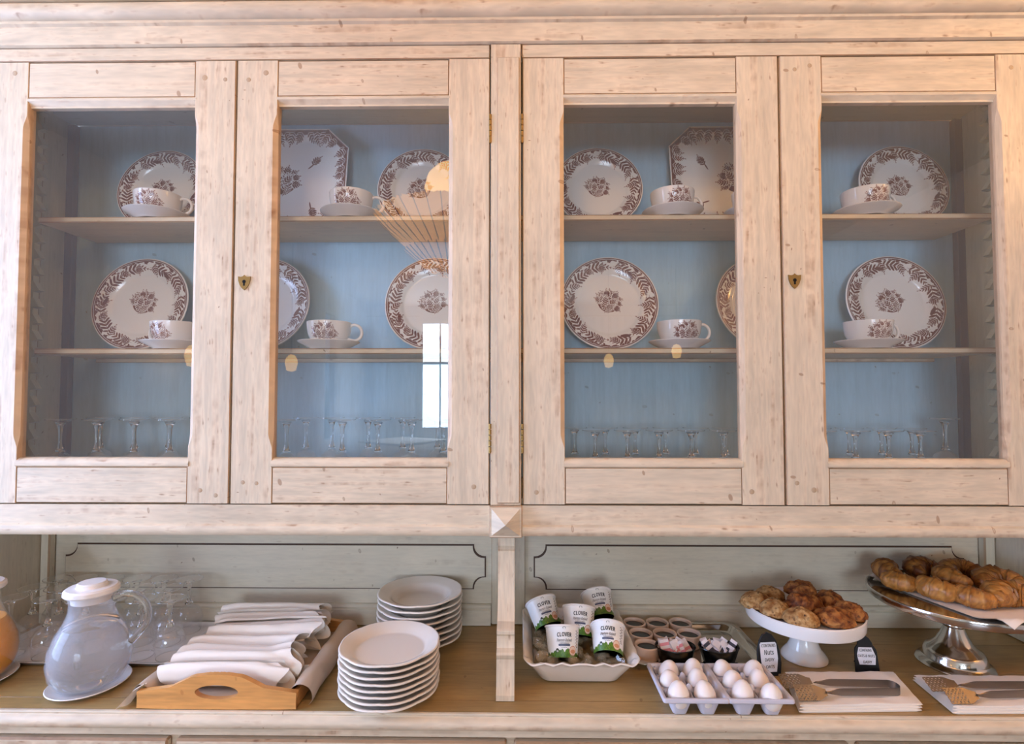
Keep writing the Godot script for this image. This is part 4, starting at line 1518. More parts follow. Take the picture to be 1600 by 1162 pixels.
func yogurt_dish() -> void:
	var at := V(0.163, TOP + 0.0004, -0.122)
	var t := thing("ceramic_dish", "white rectangular baking dish with a wavy rim, filled with ice and yogurt", "dish", at)
	var rings := []
	for s in [[0.0, 0.0, 0.0, 0], [0.090, 0.105, 0.0, 0], [0.098, 0.112, 0.004, 0], [0.126, 0.150, 0.056, 0], [0.130, 0.155, 0.063, 1], [0.138, 0.163, 0.066, 1], [0.1385, 0.1635, 0.0685, 1], [0.136, 0.161, 0.070, 1], [0.128, 0.153, 0.067, 1], [0.121, 0.146, 0.058, 0], [0.094, 0.108, 0.008, 0], [0.086, 0.10, 0.005, 0], [0.0, 0.0, 0.005, 0]]:
		var ring := rrect(s[0], s[1], 0.03, s[2], 8)
		if s[3]:
			for k in ring.size():
				var p := ring[k]
				var l := p.x * 1.0 if absf(p.z) > 0.14 else p.z
				p.y += 0.0032 * cos(l * TAU / 0.046)
				ring[k] = p
		rings.append(ring)
	var mb := MB.new()
	mb.grid(rings, true)
	part("dish_body", mb, M.cream_china, t)
	# crushed ice: a bed and loose lumps on it
	var ice := thing("ice", "crushed clear ice filling the baking dish around the yogurt cups", "ice", at + V(0, 0.0, 0))
	ice.set_meta("kind", "stuff")
	mb = MB.new()
	var nz := noise(61, 30.0, 2)
	var rows := []
	for a in 19:
		var row := rrect(0.1125 * a / 18.0, 0.135 * a / 18.0, 0.028, 0.0, 8)
		for b in row.size():
			row[b].y = 0.046 + 0.010 * nz.get_noise_2d(row[b].x, row[b].z)
		rows.append(row)
	mb.grid(rows, true, true)
	var bed := part("ice_bed", mb, M.ice_bed, ice)
	bed.set_meta("kind", "stuff")
	var lump := MB.new()
	lump.box(V(-0.009, -0.007, -0.008), V(0.009, 0.007, 0.008), 0.003)
	var mm := MultiMesh.new()
	mm.transform_format = MultiMesh.TRANSFORM_3D
	mm.mesh = lump.mesh([M.ice])
	mm.instance_count = 170
	for k in 170:
		var x := rng.randf_range(-0.102, 0.102)
		var z := rng.randf_range(-0.125, 0.125)
		var y := 0.054 + 0.010 * nz.get_noise_2d(x, z) + rng.randf_range(-0.004, 0.008)
		mm.set_instance_transform(k, Transform3D(Basis.from_euler(V(rng.randf() * 6, rng.randf() * 6, rng.randf() * 6)).scaled(Vector3.ONE * rng.randf_range(0.7, 1.35)), V(x, y, z)))
	var mmi := MultiMeshInstance3D.new()
	mmi.name = "ice_lumps"
	mmi.multimesh = mm
	mmi.set_meta("kind", "stuff")
	ice.add_child(mmi, true)
	# the cups
	var cup := Node3D.new()
	mb = MB.new()
	mb.lathe([P(0.0328, 0.0), P(0.0335, 0.001), P(0.0395, 0.062), P(0.0395, 0.066)], 48, 0.0, Vector3.ZERO, Vector3.ZERO, Vector3.ONE, 2.0)
	part("tub", mb, M.yogurt, cup)
	mb = MB.new()
	mb.lathe([P(0.0395, 0.0635), P(0.0415, 0.0638), P(0.0422, 0.0655), P(0.0415, 0.0678), P(0.039, 0.0685), P(0.037, 0.0672), P(0, 0.0672)], 48)
	part("lid", mb, M.lid, cup)
	var front := PI / 2
	mb = letters("CLOVER", 0.0088, 0.030, "Droid Sans", 700)
	bend(mb, 0.0335, 0.1, front, 0.0475, 6.0)
	part("lettering", mb, M.print, cup)
	mb = letters("Pasture Raised", 0.0062, 0.032, "Droid Serif", 400, 0.25)
	bend(mb, 0.0335, 0.1, front, 0.0355)
	part("lettering", mb, M.print_soft, cup)
	mb = letters("ORGANIC", 0.0028, 0.021, "Droid Sans", 400)
	bend(mb, 0.0335, 0.1, front, 0.0290)
	part("lettering", mb, M.print_soft, cup)
	mb = MB.new()
	mb.lathe([P(0.0329, 0.0), P(0.0315, 0.0002), P(0.0305, 0.003), P(0, 0.003)], 36)
	for q in mb.n.size():
		mb.n[q] = V(0, -1, 0)
	part("base_disc", mb, M.foil, cup)
	# centre of each cup, then how it leans back, turns and tips sideways
	var spots := [
		[V(0.123, 1.002, -0.045), V(-0.48, 0.06, -0.03), "front row, nearer the bracket"], [V(0.236, 1.003, -0.050), V(-0.80, -0.14, 0.0), "front row, nearer the eggs"],
		[V(0.171, 1.020, -0.118), V(-0.55, 0.03, -0.10), "in the middle of the five"], [V(0.084, 1.018, -0.170), V(-0.72, 0.06, 0.26), "back row, nearer the bracket"], [V(0.236, 1.027, -0.205), V(-0.75, -0.05, 0.16), "back row, nearer the metal tray"]]
	for s in spots:
		var o := dup(cup, "yogurt_cup", "white paper yogurt cup lying back in the ice, %s" % s[2], "yogurt", s[0], 0, "yogurt cups on ice")
		o.rotation_order = EULER_ORDER_YXZ
		o.rotation = s[1]
		o.scale = Vector3.ONE * 1.05
		o.position = s[0] - o.transform.basis * V(0, 0.034, 0)
	cup.queue_free()

# ---------------------------------------------------------------- metal tray with jars and packets
func condiment_tray() -> void:
	var at := V(0.478, TOP + 0.0004, -0.186)
	var t := thing("metal_tray", "shiny rectangular metal tray with rounded corners holding jars and packets", "tray", at)
	var rings := []
	for s in [[0.0, 0.0, 0.0], [0.146, 0.100, 0.0], [0.153, 0.106, 0.003], [0.158, 0.111, 0.014], [0.163, 0.115, 0.018], [0.174, 0.1255, 0.0175], [0.175, 0.1265, 0.0185], [0.174, 0.1255, 0.0195], [0.162, 0.114, 0.020], [0.156, 0.109, 0.0155], [0.151, 0.104, 0.005], [0.144, 0.098, 0.002], [0.0, 0.0, 0.002]]:
		rings.append(rrect(s[0], s[1], 0.03, s[2], 6))
	var mb := MB.new()
	mb.grid(rings, true)
	part("tray_body", mb, M.steel, t)
	# jars of dark jam
	var jar := Node3D.new()
	mb = MB.new()
	mb.lathe([P(0, 0.0), P(0.026, 0.0), P(0.029, 0.003), P(0.0315, 0.028), P(0.0325, 0.034), P(0.0315, 0.0365), P(0.029, 0.0365), P(0.0265, 0.034), P(0.025, 0.02), P(0.025, 0.004), P(0, 0.004)], 40, 0.0, Vector3.ZERO, Vector3.ZERO, Vector3.ONE, 1.2)
	part("pot", mb, M.ramekin, jar)
	mb = MB.new()
	mb.lathe([P(0.0252, 0.028), P(0.02, 0.0295), P(0.01, 0.0285), P(0, 0.0288)], 32)
	part("jam", mb, M.jam, jar)
	var k := 0
	for p in [[0.347, -0.262], [0.413, -0.262], [0.479, -0.262], [0.350, -0.194], [0.416, -0.194], [0.482, -0.194], [0.351, -0.127]]:
		dup(jar, "jam_pot", "small blush pot of dark jam on metal tray, %s" % ["back row, against the yogurt dish", "back row, second from yogurt dish", "back row, third from yogurt dish", "second row, against the yogurt dish", "second row, behind pink packets", "second row, between the black dishes", "nearest the egg carton"][k], "pot", V(p[0], TOP + 0.0028, p[1]), 0, "jam pots on the metal tray")
		k += 1
	jar.queue_free()
	# black oval dishes with sweetener packets
	for e in [[0.420, 0, "pink and white"], [0.532, 1, "white and black"]]:
		var c := V(e[0], TOP + 0.0028, -0.110)
		var d := thing("black_dish", "black oval dish holding %s sweetener packets" % e[2], "dish", c, 0.0, "black oval dishes on the metal tray")
		mb = MB.new()
		mb.lathe([P(0, 0), P(0.036, 0), P(0.040, 0.004), P(0.050, 0.036), P(0.0525, 0.040), P(0.0515, 0.042), P(0.048, 0.039), P(0.038, 0.007), P(0, 0.006)], 48, 0.0, Vector3.ZERO, Vector3.ZERO, V(1, 1, 0.74), 0.9)
		part("dish_body", mb, M.black, d)
		for q in 12 if e[1] == 0 else 14:
			mb = MB.new()
			var w := 0.024 if e[1] == 0 else 0.017
			var hgt := 0.036 if e[1] == 0 else 0.042
			var ink := Color(0.75, 0.30, 0.36) if e[1] == 0 else Color(0.05, 0.05, 0.07)
			for b in 5:
				mb.tint = ink if b == 1 or (b == 3 and q % 2) else Color(0.86, 0.80, 0.84)
				mb.edge = mb.tint
				mb.box(V(-w / 2, -hgt / 2 + hgt * b / 5.0, -0.0012), V(w / 2, -hgt / 2 + hgt * (b + 1) / 5.0, 0.0012), 0.0003)
			var u := q % 7
			var row := q / 7
			var o := mi(numbered("sweetener_packet"), mb.mesh([M.packet]))
			add_child(o, true)
			o.position = c + V(lerpf(-0.028, 0.028, u / 6.0), 0.0335 + 0.004 * row + 0.003 * sin(q * 2.1), -0.012 + 0.020 * row)
			o.rotation = V(-0.55 + 0.25 * sin(q * 1.9), 0.35 * sin(q * 2.7), (0.5 if e[1] == 0 else 0.95) * sin(q * 1.3) + (0.0 if e[1] == 0 else 0.3))
			tag(o, "small %s paper sweetener packet heaped in its black oval dish" % e[2], "packet", "%s packets in a black dish" % e[2])

# ---------------------------------------------------------------- eggs
func eggs() -> void:
	var egg := MB.new()
	var pf := []
	for k in 25:
		var a := -PI / 2 + PI * k / 24.0
		var y := sin(a)
		pf.append(P(0.0232 * cos(a) * (1.0 - 0.13 * y - 0.02 * y * y), 0.0295 * y + 0.0295))
	pf[0].x = 0.0; pf[24].x = 0.0
	egg.lathe(pf, 36, 0.0, Vector3.ZERO, Vector3.ZERO, Vector3.ONE, 3.0)
	var em := egg.mesh([M.egg])
	var names := [["front left", "front right"], ["middle left", "middle right"], ["rear left", "rear right"]]
	for cn in 2:
		var at := V([0.3955, 0.5345][cn], TOP + 0.0004, 0.055)
		var side: String = ["nearer the yogurt dish", "nearer the tongs"][cn]
		var t := thing("egg_carton", "pale grey six cell egg carton, " + side, "carton", at, 0, "two open egg cartons side by side")
		var W := 0.0685
		var D := 0.075
		var up := []
		var dn := []
		for a in 55:
			var r0 := PackedVector3Array()
			var r1 := PackedVector3Array()
			for b in 61:
				var x := lerpf(-W, W, a / 54.0)
				var z := lerpf(-D, D, b / 60.0)
				var y := 0.043
				var e := minf(W - absf(x), D - absf(z))
				var inside := smooth(0.005, 0.009, e)
				var deep := 0.0
				for i in 2:
					for j in 3:
						var dx := (x - (i - 0.5) * 0.061) / 0.0305
						var dz := (z - (j - 1) * 0.0475) / 0.0238
						var q := pow(pow(absf(dx), 2.6) + pow(absf(dz), 2.6), 1.0 / 2.6)
						deep = maxf(deep, 1.0 - smooth(0.42, 1.02, q))
				y -= inside * (0.007 + 0.032 * deep)
				# posts between the cells
				for j in 2:
					var pr := P(x, z - (j - 0.5) * 0.0475).length()
					y += 0.012 * (1.0 - smooth(0.003, 0.009, pr)) * inside
				r0.append(V(x, y, z)); r1.append(V(x, y - 0.0022, z))
			up.append(r0); dn.append(r1)
		var mb := MB.new()
		mb.grid(up, false, true)
		mb.grid(dn)
		part("cells", mb, M.carton, t)
		# rolled lip around the carton, and the six feet seen below it
		mb = MB.new()
		var lip := []
		for s in [[-0.004, 0.0425], [0.0, 0.0438], [0.0022, 0.0425], [0.0028, 0.036], [0.0020, 0.0345], [0.0002, 0.0355], [-0.002, 0.040]]:
			lip.append(rrect(W + s[0], D + s[0], 0.006, s[1], 4))
		mb.grid(lip, true, true)
		part("lip", mb, M.carton, t)
		for i in 2:
			for j in 3:
				mb = MB.new()
				var rings := []
				for s in [[0.0, 0.0], [0.010, 0.0], [0.0145, 0.002], [0.0175, 0.010], [0.0225, 0.024], [0.0285, 0.0395]]:
					rings.append(rrect(s[0] * 1.02, s[0] * 0.82, s[0] * 0.55, s[1], 6, (i - 0.5) * 0.061 , (j - 1) * 0.0475))
				mb.grid(rings, true)
				part("foot", mb, M.carton, t)
		for j in 3:
			for i in 2:
				var o := mi(numbered("egg"), em)
				add_child(o, true)
				o.position = at + V((i - 0.5) * 0.061, 0.0075, (1 - j) * 0.0475)
				o.rotation = V(0.16 * sin(i * 3.0 + j * 2.0 + cn), rng.randf() * 6.0, 0.14 * sin(i * 2.0 + j * 4.0 + cn * 2.0))
				tag(o, "pale cream egg in the carton %s, %s cell" % [side, names[j][i]], "egg", "eggs in the two cartons")

# ---------------------------------------------------------------- baked goods
func lump_mesh(r: Vector3, sd: int, amp: float, freq: float, mat_: Material, base := Color.WHITE, dark := Color.WHITE) -> ArrayMesh:
	var nz := noise(sd, freq, 3)
	var rows := []
	var cols := []
	for a in 29:
		var u := a / 28.0 * PI
		var row := PackedVector3Array()
		var cr := []
		for b in 40:
			var w := b / 40.0 * TAU
			var d := V(sin(u) * cos(w), -cos(u), sin(u) * sin(w))
			var q := nz.get_noise_3dv(d * 1.0)
			var f := 1.0 + amp * q + amp * 0.35 * nz.get_noise_3dv(d * 4.0)
			var p := d * r * f
			if p.y < 0: p.y *= 0.35
			row.append(p)
			cr.append(base.lerp(dark, clampf(0.5 - q * 1.8, 0, 1)))
		cr.append(cr[0])
		rows.append(row)
		cols.append(cr)
	var mb := MB.new()
	mb.grid(rows, true, false, [], cols)
	return mb.mesh([mat_])

func cake_stand() -> void:
	var at := V(0.767, TOP + 0.0004, -0.140)
	var t := thing("cake_stand", "glossy white ceramic cake stand on a flared pedestal, holding scones", "stand", at)
	var mb := MB.new()
	mb.lathe([P(0, 0.112), P(0.035, 0.112), P(0.10, 0.108), P(0.134, 0.100), P(0.1385, 0.100), P(0.1405, 0.104), P(0.1425, 0.122), P(0.1420, 0.130), P(0.139, 0.1325), P(0.1365, 0.130), P(0.133, 0.124), P(0.12, 0.1225), P(0, 0.1225)], 96)
	part("plate", mb, M.white_china, t)
	mb = MB.new()
	mb.lathe([P(0, 0.001), P(0.050, 0.001), P(0.054, 0.0), P(0.056, 0.002), P(0.0555, 0.008), P(0.048, 0.018), P(0.041, 0.026), P(0.039, 0.029), P(0.0385, 0.032), P(0.036, 0.036), P(0.031, 0.052), P(0.028, 0.075), P(0.028, 0.095), P(0.033, 0.1115)], 64, 0.0, Vector3.ZERO, Vector3.ZERO, Vector3.ONE, 0.8)
	part("pedestal", mb, M.white_china, t)
	var sc := [[0.645, -0.160, 0, 0.037, "pale fruit scone, outermost on the metal tray side"], [0.672, -0.108, 0, 0.037, "pale fruit scone, rim side between two pale ones"], [0.712, -0.050, 0, 0.037, "pale fruit scone, nearest the front rim"], [0.742, -0.112, 1, 0.036, "browner cracked scone leaning behind the front pale scone"],
		[0.706, -0.205, 0, 0.034, "pale scone half hidden at the back rim"], [0.800, -0.215, 1, 0.036, "brown oat scone, topmost at the back"], [0.786, -0.140, 1, 0.033, "dark brown oat scone in the middle"], [0.800, -0.052, 1, 0.040, "golden oat scone, front rim nearest the tongs"], [0.855, -0.165, 1, 0.036, "brown oat scone behind the rightmost pair"], [0.866, -0.088, 1, 0.035, "golden oat scone, outermost toward the silver stand"]]
	var k := 0
	for s in sc:
		var base: Color = Color(1.0, 0.97, 0.9) if s[2] == 0 else Color(1.0, 0.92, 0.8)
		var dark: Color = Color(0.72, 0.55, 0.38) if s[2] == 0 else Color(0.50, 0.33, 0.20)
		if k == 3: base = Color(0.85, 0.65, 0.45); dark = Color(0.35, 0.2, 0.12)
		var o := mi(numbered("scone"), lump_mesh(V(s[3] * 1.14, 0.030, s[3] * 1.04), 300 + k, 0.13 if s[2] == 0 else 0.22, 1.3, M.scone if s[2] == 0 else M.oat, base, dark))
		add_child(o, true)
		var high := 0.012 if k in [3, 5] else 0.0
		o.position = V(lerpf(at.x, s[0], 0.94), at.y + 0.1325 + high, lerpf(at.z, s[1], 0.94))
		o.rotation = V(0.25 if k == 3 else 0.0, k * 1.3, -0.3 if k == 3 else 0.0)
		tag(o, s[4], "scone", "scones on the white cake stand")
		k += 1

func silver_stand() -> void:
	var at := V(1.137, TOP + 0.0004, -0.112)
	var t := thing("silver_stand", "polished silver pedestal stand with a wide round top, holding croissants", "stand", at)
	var mb := MB.new()
	mb.lathe([P(0, 0.001), P(0.078, 0.001), P(0.082, 0.0), P(0.0835, 0.003), P(0.079, 0.009), P(0.071, 0.012), P(0.068, 0.018), P(0.066, 0.030), P(0.060, 0.040), P(0.048, 0.047), P(0.038, 0.060), P(0.029, 0.077), P(0.023, 0.092), P(0.0215, 0.096), P(0.0235, 0.099), P(0.0235, 0.103), P(0.0215, 0.106), P(0.023, 0.112), P(0.032, 0.128), P(0.045, 0.142), P(0.058, 0.1505)], 72, 0.0, Vector3.ZERO, Vector3.ZERO, Vector3.ONE, 0.8)
	part("pedestal", mb, M.steel, t)
	mb = MB.new()
	mb.lathe([P(0, 0.151), P(0.060, 0.151), P(0.16, 0.156), P(0.184, 0.158), P(0.187, 0.160), P(0.1885, 0.168), P(0.188, 0.176), P(0.1865, 0.1785), P(0.1845, 0.178), P(0.183, 0.172), P(0.178, 0.168), P(0.15, 0.167), P(0, 0.167)], 96)
	part("plate", mb, M.steel, t)
	# napkin under the croissants: hangs over the rim toward the front
	var n := thing("stand_napkin", "white cloth napkin spread on the silver stand under the croissants", "napkin", at + V(0, 0.168, 0))
	var rows := []
	var nz := noise(71, 5.0, 2)
	for a in 33:
		var row := PackedVector3Array()
		for b in 33:
			var u := a / 32.0
			var w := b / 32.0
			var p := V(1.005, 0, -0.262).lerp(V(1.33, 0, -0.295), u).lerp(V(1.112, 0, 0.088).lerp(V(1.40, 0, -0.03), u), w)
			var d := P(p.x - at.x, p.z - at.z)
			var over := maxf(0.0, d.length() - 0.178)
			var y := at.y + 0.1705 + 0.0095 * smooth(0.13, 0.178, d.length()) - over * 0.5 + 0.004 * nz.get_noise_2d(p.x * 2.0, p.z * 2.0) * smooth(0.08, 0.18, d.length())
			y += 0.010 * exp(-pow((w - 1.0) / 0.1, 2.0)) * sin(u * 7.0 + 1.0) * (1.0 - smooth(0.8, 1.0, u))
			row.append(V(p.x, maxf(y, at.y + 0.170 if over <= 0.0 else 0.0), p.z))
		rows.append(row)
	mb = MB.new()
	mb.grid(rows, false, true)
	mb.grid(rows.map(func(r): return PackedVector3Array(Array(r).map(func(p): return p - V(0, 0.0015, 0)))), false, false)
	wpart("cloth_sheet", mb, M.cloth, n)
	# croissants
	var cr := [[1.050, -0.225, 1.1, 0.95, 0.55, 0.006, "dark ridged croissant, outermost at the back on the scone side"], [1.035, -0.160, 2.3, 0.82, 0.15, 0.0, "small pale golden croissant nearest the scones"], [1.150, -0.240, 0.5, 1.0, 0.85, 0.006, "darkest croissant at the back, second from the scone side"], [1.085, -0.098, 2.0, 0.95, 0.12, 0.0, "round golden croissant in front of the darkest one"],
		[1.250, -0.225, -0.5, 1.0, 0.5, 0.004, "croissant at the back, third from the scone side"], [1.165, -0.155, 1.5, 0.95, 0.35, 0.010, "croissant in the middle of the heap"], [1.135, -0.050, 2.2, 0.88, 0.4, 0.0, "glossy croissant between the round golden one and the front crescent"], [1.222, -0.050, 0.05, 1.12, 0.25, 0.0, "large golden crescent croissant at the front, tips toward the viewer"], [1.272, -0.135, -0.2, 1.08, 0.45, 0.006, "large croissant behind the front crescent"]]
	var k := 0
	for c in cr:
		var o := mi(numbered("croissant"), croissant_mesh(k, c[4]))
		add_child(o, true)
		o.position = V(c[0], at.y + 0.173 + c[5], c[1])
		o.rotation.y = c[2]
		o.scale = Vector3.ONE * c[3]
		tag(o, c[6], "croissant", "croissants on the silver stand")
		k += 1

func croissant_mesh(sd: int, bake: float) -> ArrayMesh:
	var nz := noise(400 + sd, 2.0, 3)
	var rows := []
	var cols := []
	var N := 64
	for a in N + 1:
		var t := lerpf(-1.0, 1.0, a / float(N))
		var ang := t * 1.62
		var c := V(0.038 * sin(ang), 0.0, 0.030 - 0.038 * cos(ang))
		var tan_ := V(cos(ang), 0, sin(ang))
		var side := V(sin(ang), 0, -cos(ang))
		var r := 0.0295 * pow(maxf(0.0, 1.0 - pow(absf(t), 2.3)), 0.62) + 0.001
		var ph := absf(t) * (3.3 + 0.5 * sin(sd * 2.1)) + 0.25 * nz.get_noise_1d(t * 2.0)
		var st := fposmod(ph, 1.0)
		var ridge := 0.16 * (1.0 - st) * smooth(0.0, 0.14, st)
		r *= 0.9 + ridge
		var row := PackedVector3Array()
		var cr := []
		for b in 28:
			var w := TAU * b / 28.0
			var nn := nz.get_noise_3d(t * 1.2, cos(w) * 0.8, sin(w) * 0.8)
			var n2 := nz.get_noise_3d(t * 6.0, cos(w) * 3.0, sin(w) * 3.0)
			var rr := r * (1.0 + 0.20 * nn + 0.05 * n2)
			var p := c + side * cos(w) * rr * 1.05 + V(0, 1, 0) * (sin(w) * rr * 0.95 + 0.024)
			p.y = maxf(p.y, 0.001 + 0.002 * absf(nn))
			row.append(p)
			var gold := Color(0.50, 0.19, 0.030)
			var brown := Color(0.12, 0.030, 0.006)
			var pale := Color(0.70, 0.36, 0.10)
			var lam := 0.5 + 0.5 * sin(t * 60.0 + nn * 9.0)
			var col := gold.lerp(pale, clampf(0.55 * (1.0 - ridge * 7.0) + 0.25 * lam + nn * 0.5, 0, 1)).lerp(brown, clampf(bake * (0.45 + 1.2 * nn) + ridge * 3.2 * (0.4 + bake) + 0.18 * lam + 0.5 * n2 + 0.02, 0.0, 0.95))
			cr.append(col)
		cr.append(cr[0])
		rows.append(row)
		cols.append(cr)
	var mb := MB.new()
	mb.grid(rows, true, false, [], cols)
	return mb.mesh([M.croissant])

# ---------------------------------------------------------------- signs, tongs
func sign_board(at: Vector3, turn: float, outline: Array, lab: Array, lines: Array, label: String) -> void:
	var t := thing("food_sign", label, "sign", at, turn, "")
	var lean := Basis(V(1, 0, 0), -0.16)
	var poly := PackedVector2Array()
	for q in outline: poly.append(P(q[0], q[1]))
	var mb := MB.new()
	mb.edge = Color.WHITE
	mb.plate(poly, -0.004, 0.0, 0.0012)
	mb.moved(Transform3D(lean, Vector3.ZERO))
	part("board", mb, M.slate, t)
	poly = PackedVector2Array()
	for q in lab: poly.append(P(q[0], q[1]))
	mb = MB.new()
	mb.plate(poly, 0.0, 0.0006)
	mb.moved(Transform3D(lean, Vector3.ZERO))
	part("paper_label", mb, M.label, t)
	for l in lines:
		mb = letters(l[0], l[3], l[4], "Droid Sans", 400, 0.08)
		mb.moved(Transform3D(lean, lean * V(l[1], l[2], 0.0007)))
		part("lettering", mb, M.print, t)
	mb = MB.new()
	mb.plate(PackedVector2Array([P(0, 0), P(0.045, 0), P(0.006, 0.05), P(0, 0.05)]), -0.002, 0.002)
	mb.moved(Transform3D(Basis(V(0, 1, 0), PI / 2), V(0, 0.0, -0.0145)))
	part("easel_foot", mb, M.slate, t)

func signs() -> void:
	M.slate = mat(Color(0.035, 0.045, 0.07), 0.45)
	sign_board(V(0.636, TOP + 0.0008, -0.045), 0.10, [[-0.026, 0], [0.026, 0], [0.031, 0.030], [0.029, 0.060], [0.022, 0.082], [0.012, 0.096], [0.0, 0.101], [-0.012, 0.096], [-0.022, 0.082], [-0.029, 0.060], [-0.031, 0.030]],
		[[-0.018, 0.010], [0.016, 0.010], [0.022, 0.040], [0.021, 0.074], [0.018, 0.078], [-0.019, 0.078], [-0.022, 0.074], [-0.022, 0.035]],
		[["CONTAINS", 0.0, 0.0705, 0.007, 0.036], ["Nuts", 0.0, 0.055, 0.011, 0.024], ["DAIRY", 0.0, 0.038, 0.007, 0.024], ["OATS", 0.0, 0.022, 0.007, 0.022]], "black arched food sign with white label, standing between eggs and cake stand")
	sign_board(V(0.884, TOP + 0.0008, -0.062), -0.05, [[-0.029, 0], [0.029, 0], [0.0265, 0.050], [0.025, 0.056], [0.018, 0.066], [0.017, 0.071], [0.010, 0.082], [0.004, 0.0865], [-0.004, 0.0865], [-0.010, 0.082], [-0.017, 0.073], [-0.018, 0.066], [-0.025, 0.058], [-0.0265, 0.050]],
		[[-0.018, 0.020], [0.020, 0.020], [0.0225, 0.040], [0.015, 0.060], [-0.017, 0.060], [-0.0215, 0.045], [-0.0215, 0.037]],
		[["CONTAINS", -0.001, 0.0535, 0.006, 0.029], ["OATS & NUTS", 0.0, 0.0405, 0.006, 0.040], ["DAIRY", 0.0015, 0.0265, 0.006, 0.020]], "black stepped food sign with white label, standing behind the folded napkin and tongs")

func folded_napkin(called: String, label: String, q: Array, sd: int) -> void:
	# corners front-left, front-right, back-right, back-left on the worktop
	var ctr := V((q[0].x + q[2].x) / 2, TOP, (q[0].y + q[2].y) / 2)
	var t := thing(called, label, "napkin", ctr, 0, "folded napkins under tongs")
	var nz := noise(sd, 6.0, 2)
	for layer in 3:
		var y0 := TOP + 0.0005 + layer * 0.0052
		var rows := []
		var N := 24
		for s in [[0.0, 0.0012], [-0.001, 0.0005], [0.0, 0.0], [1.0, 0.0], [1.0, 0.0]]:
			pass
		for a in [[0.004, 0.0], [0.0, 0.001], [-0.0006, 0.0026], [0.0, 0.0042], [0.004, 0.0050], [0.05, 0.0052], [0.12, 0.0052], [0.2, 0.0052], [0.3, 0.0052], [0.45, 0.0052], [0.6, 0.0052], [0.75, 0.0052], [0.9, 0.0052], [0.97, 0.0050], [1.0, 0.0040], [1.003, 0.0026], [1.0, 0.001], [0.99, 0.0]]:
			var row := PackedVector3Array()
			for b in N + 1:
				var u := b / float(N)
				var f: Vector2 = q[0].lerp(q[1], u).lerp(q[3].lerp(q[2], u), a[0] + layer * 0.012 * (1.0 - a[0]))
				var e := smooth(0.0, 0.03, u) * (1.0 - smooth(0.97, 1.0, u))
				var wv := nz.get_noise_2d(f.x * 3.0, f.y * 3.0) * 0.0016 * layer * smooth(0.0, 0.2, a[0])
				var pinch := 0.0022 * sin(u * PI * 3.0 + layer) * (1.0 if layer == 2 else 0.3) * (1.0 - smooth(0.0, 0.2, a[0]))
				row.append(V(f.x + layer * 0.002, y0 + 0.0024 + (a[1] - 0.0026) * (0.2 + 0.8 * e) + (wv + maxf(pinch, 0.0)) * (a[1] / 0.0052), f.y))
			rows.append(row)
		var mb := MB.new()
		mb.grid(rows)
		wpart("fold", mb, M.cloth, t)

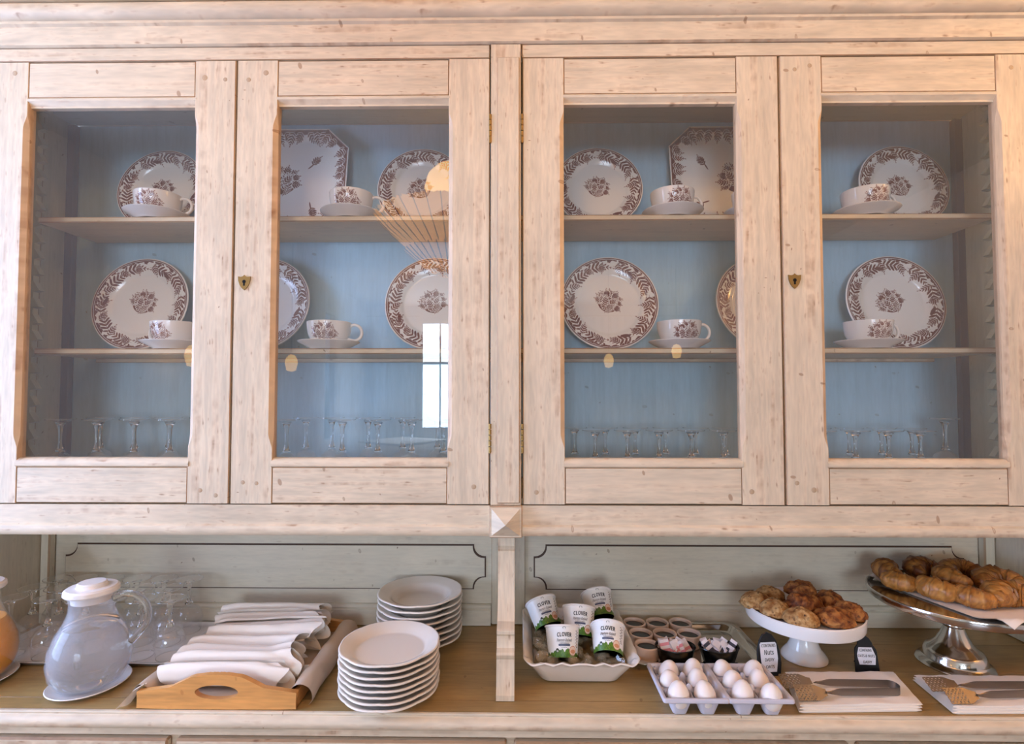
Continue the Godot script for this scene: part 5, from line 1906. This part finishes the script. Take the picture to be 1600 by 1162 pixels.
func tongs() -> void:
	folded_napkin("folded_napkin", "folded white cloth napkin under tongs, before the stepped food sign", [P(0.626, 0.104), P(0.899, 0.095), P(0.930, -0.045), P(0.664, -0.040)], 81)
	folded_napkin("folded_napkin", "folded white cloth napkin under tongs, before the silver stand", [P(0.958, 0.104), P(1.25, 0.098), P(1.262, -0.028), P(0.970, -0.030)], 82)
	var proto: Node3D
	for e in [[V(0.755, TOP + 0.0185, 0.055), 0.02, "pair of perforated metal serving tongs on the napkin before the stepped sign"], [V(1.082, TOP + 0.0185, 0.060), 0.05, "pair of perforated metal serving tongs on napkin before the silver stand"]]:
		if proto == null:
			proto = thing("serving_tongs", e[2], "tongs", e[0], e[1], "perforated serving tongs")
			for s in [-1.0, 1.0]:
				# arm: a strip standing on edge that turns flat toward the paddle
				var front := []
				var back := []
				var N := 26
				var mb := MB.new()
				var ra := PackedVector3Array()
				var rb := PackedVector3Array()
				var rc := PackedVector3Array()
				var rd := PackedVector3Array()
				for k in N + 1:
					var u := k / float(N)
					var x := lerpf(0.112, -0.055, u)
					var z: float = s * (0.0165 + 0.004 * u)
					var tw: float = smooth(0.75, 1.0, u) * -0.9 * s
					var hh := lerpf(0.0085, 0.0075, u)
					var up := V(0, cos(tw), -sin(tw) * s) * hh
					var th := V(0, sin(tw) * s, cos(tw)) * 0.0007
					var c := V(x, 0.009 + 0.002 * u, z - 0.002)
					ra.append(c - up + th); rb.append(c + up + th); rc.append(c + up - th); rd.append(c - up - th)
				mb.grid([ra, rb], false, true); mb.grid([rb, rc], false, true); mb.grid([rc, rd], false, true); mb.grid([rd, ra], false, true)
				part("arm", mb, M.brushed, proto)
				# perforated paddle
				mb = MB.new()
				var bas := Basis(V(1, 0, 0), 0.62 if s > 0 else 0.5)
				var org := V(-0.100 - (0.012 if s < 0 else 0.0), 0.011 + (0.004 if s < 0 else 0.0), s * 0.020)
				var cell := 0.0086
				for i in 5:
					for j in 4:
						for side in [-1.0, 1.0]:
							var outer := PackedVector3Array()
							var inner := PackedVector3Array()
							for q in 12:
								var a := TAU * q / 12.0
								var d := P(cos(a), sin(a))
								var m := maxf(absf(d.x), absf(d.y))
								var ctr := P((i - 2.0) * cell, (j - 1.5) * cell)
								var o := ctr + d / m * cell * 0.5
								var n_ := ctr + d * cell * 0.24
								outer.append(bas * V(o.x, side * 0.0006, o.y) + org)
								inner.append(bas * V(n_.x, side * 0.0006, n_.y) + org)
							mb.grid([outer, inner], true, side < 0)
				# solid shoulder that joins the paddle to the arm
				var sh := []
				for k in 7:
					var u := k / 6.0
					var w := lerpf(cell * 2.0, 0.0075, smooth(0.0, 1.0, u))
					sh.append(PackedVector3Array([bas * V(cell * 2.5 + 0.026 * u, 0.0006, -w) + org, bas * V(cell * 2.5 + 0.026 * u, 0.0006, w) + org]))
				mb.grid(sh, false, true)
				part("paddle", mb, M.brushed, proto)
			var mb3 := MB.new()
			var r0 := PackedVector3Array()
			var r1 := PackedVector3Array()
			for k in 13:
				var a := lerpf(-PI / 2, PI / 2, k / 12.0)
				var p := V(0.112 + 0.012 * cos(a), 0, 0.0165 * sin(a) - 0.002)
				r0.append(p + V(0, 0.0005, 0)); r1.append(p + V(0, 0.0175, 0))
			mb3.grid([r0, r1])
			part("bend", mb3, M.brushed, proto)
		else:
			dup(proto, "serving_tongs", e[2], "tongs", e[0], e[1], "perforated serving tongs")
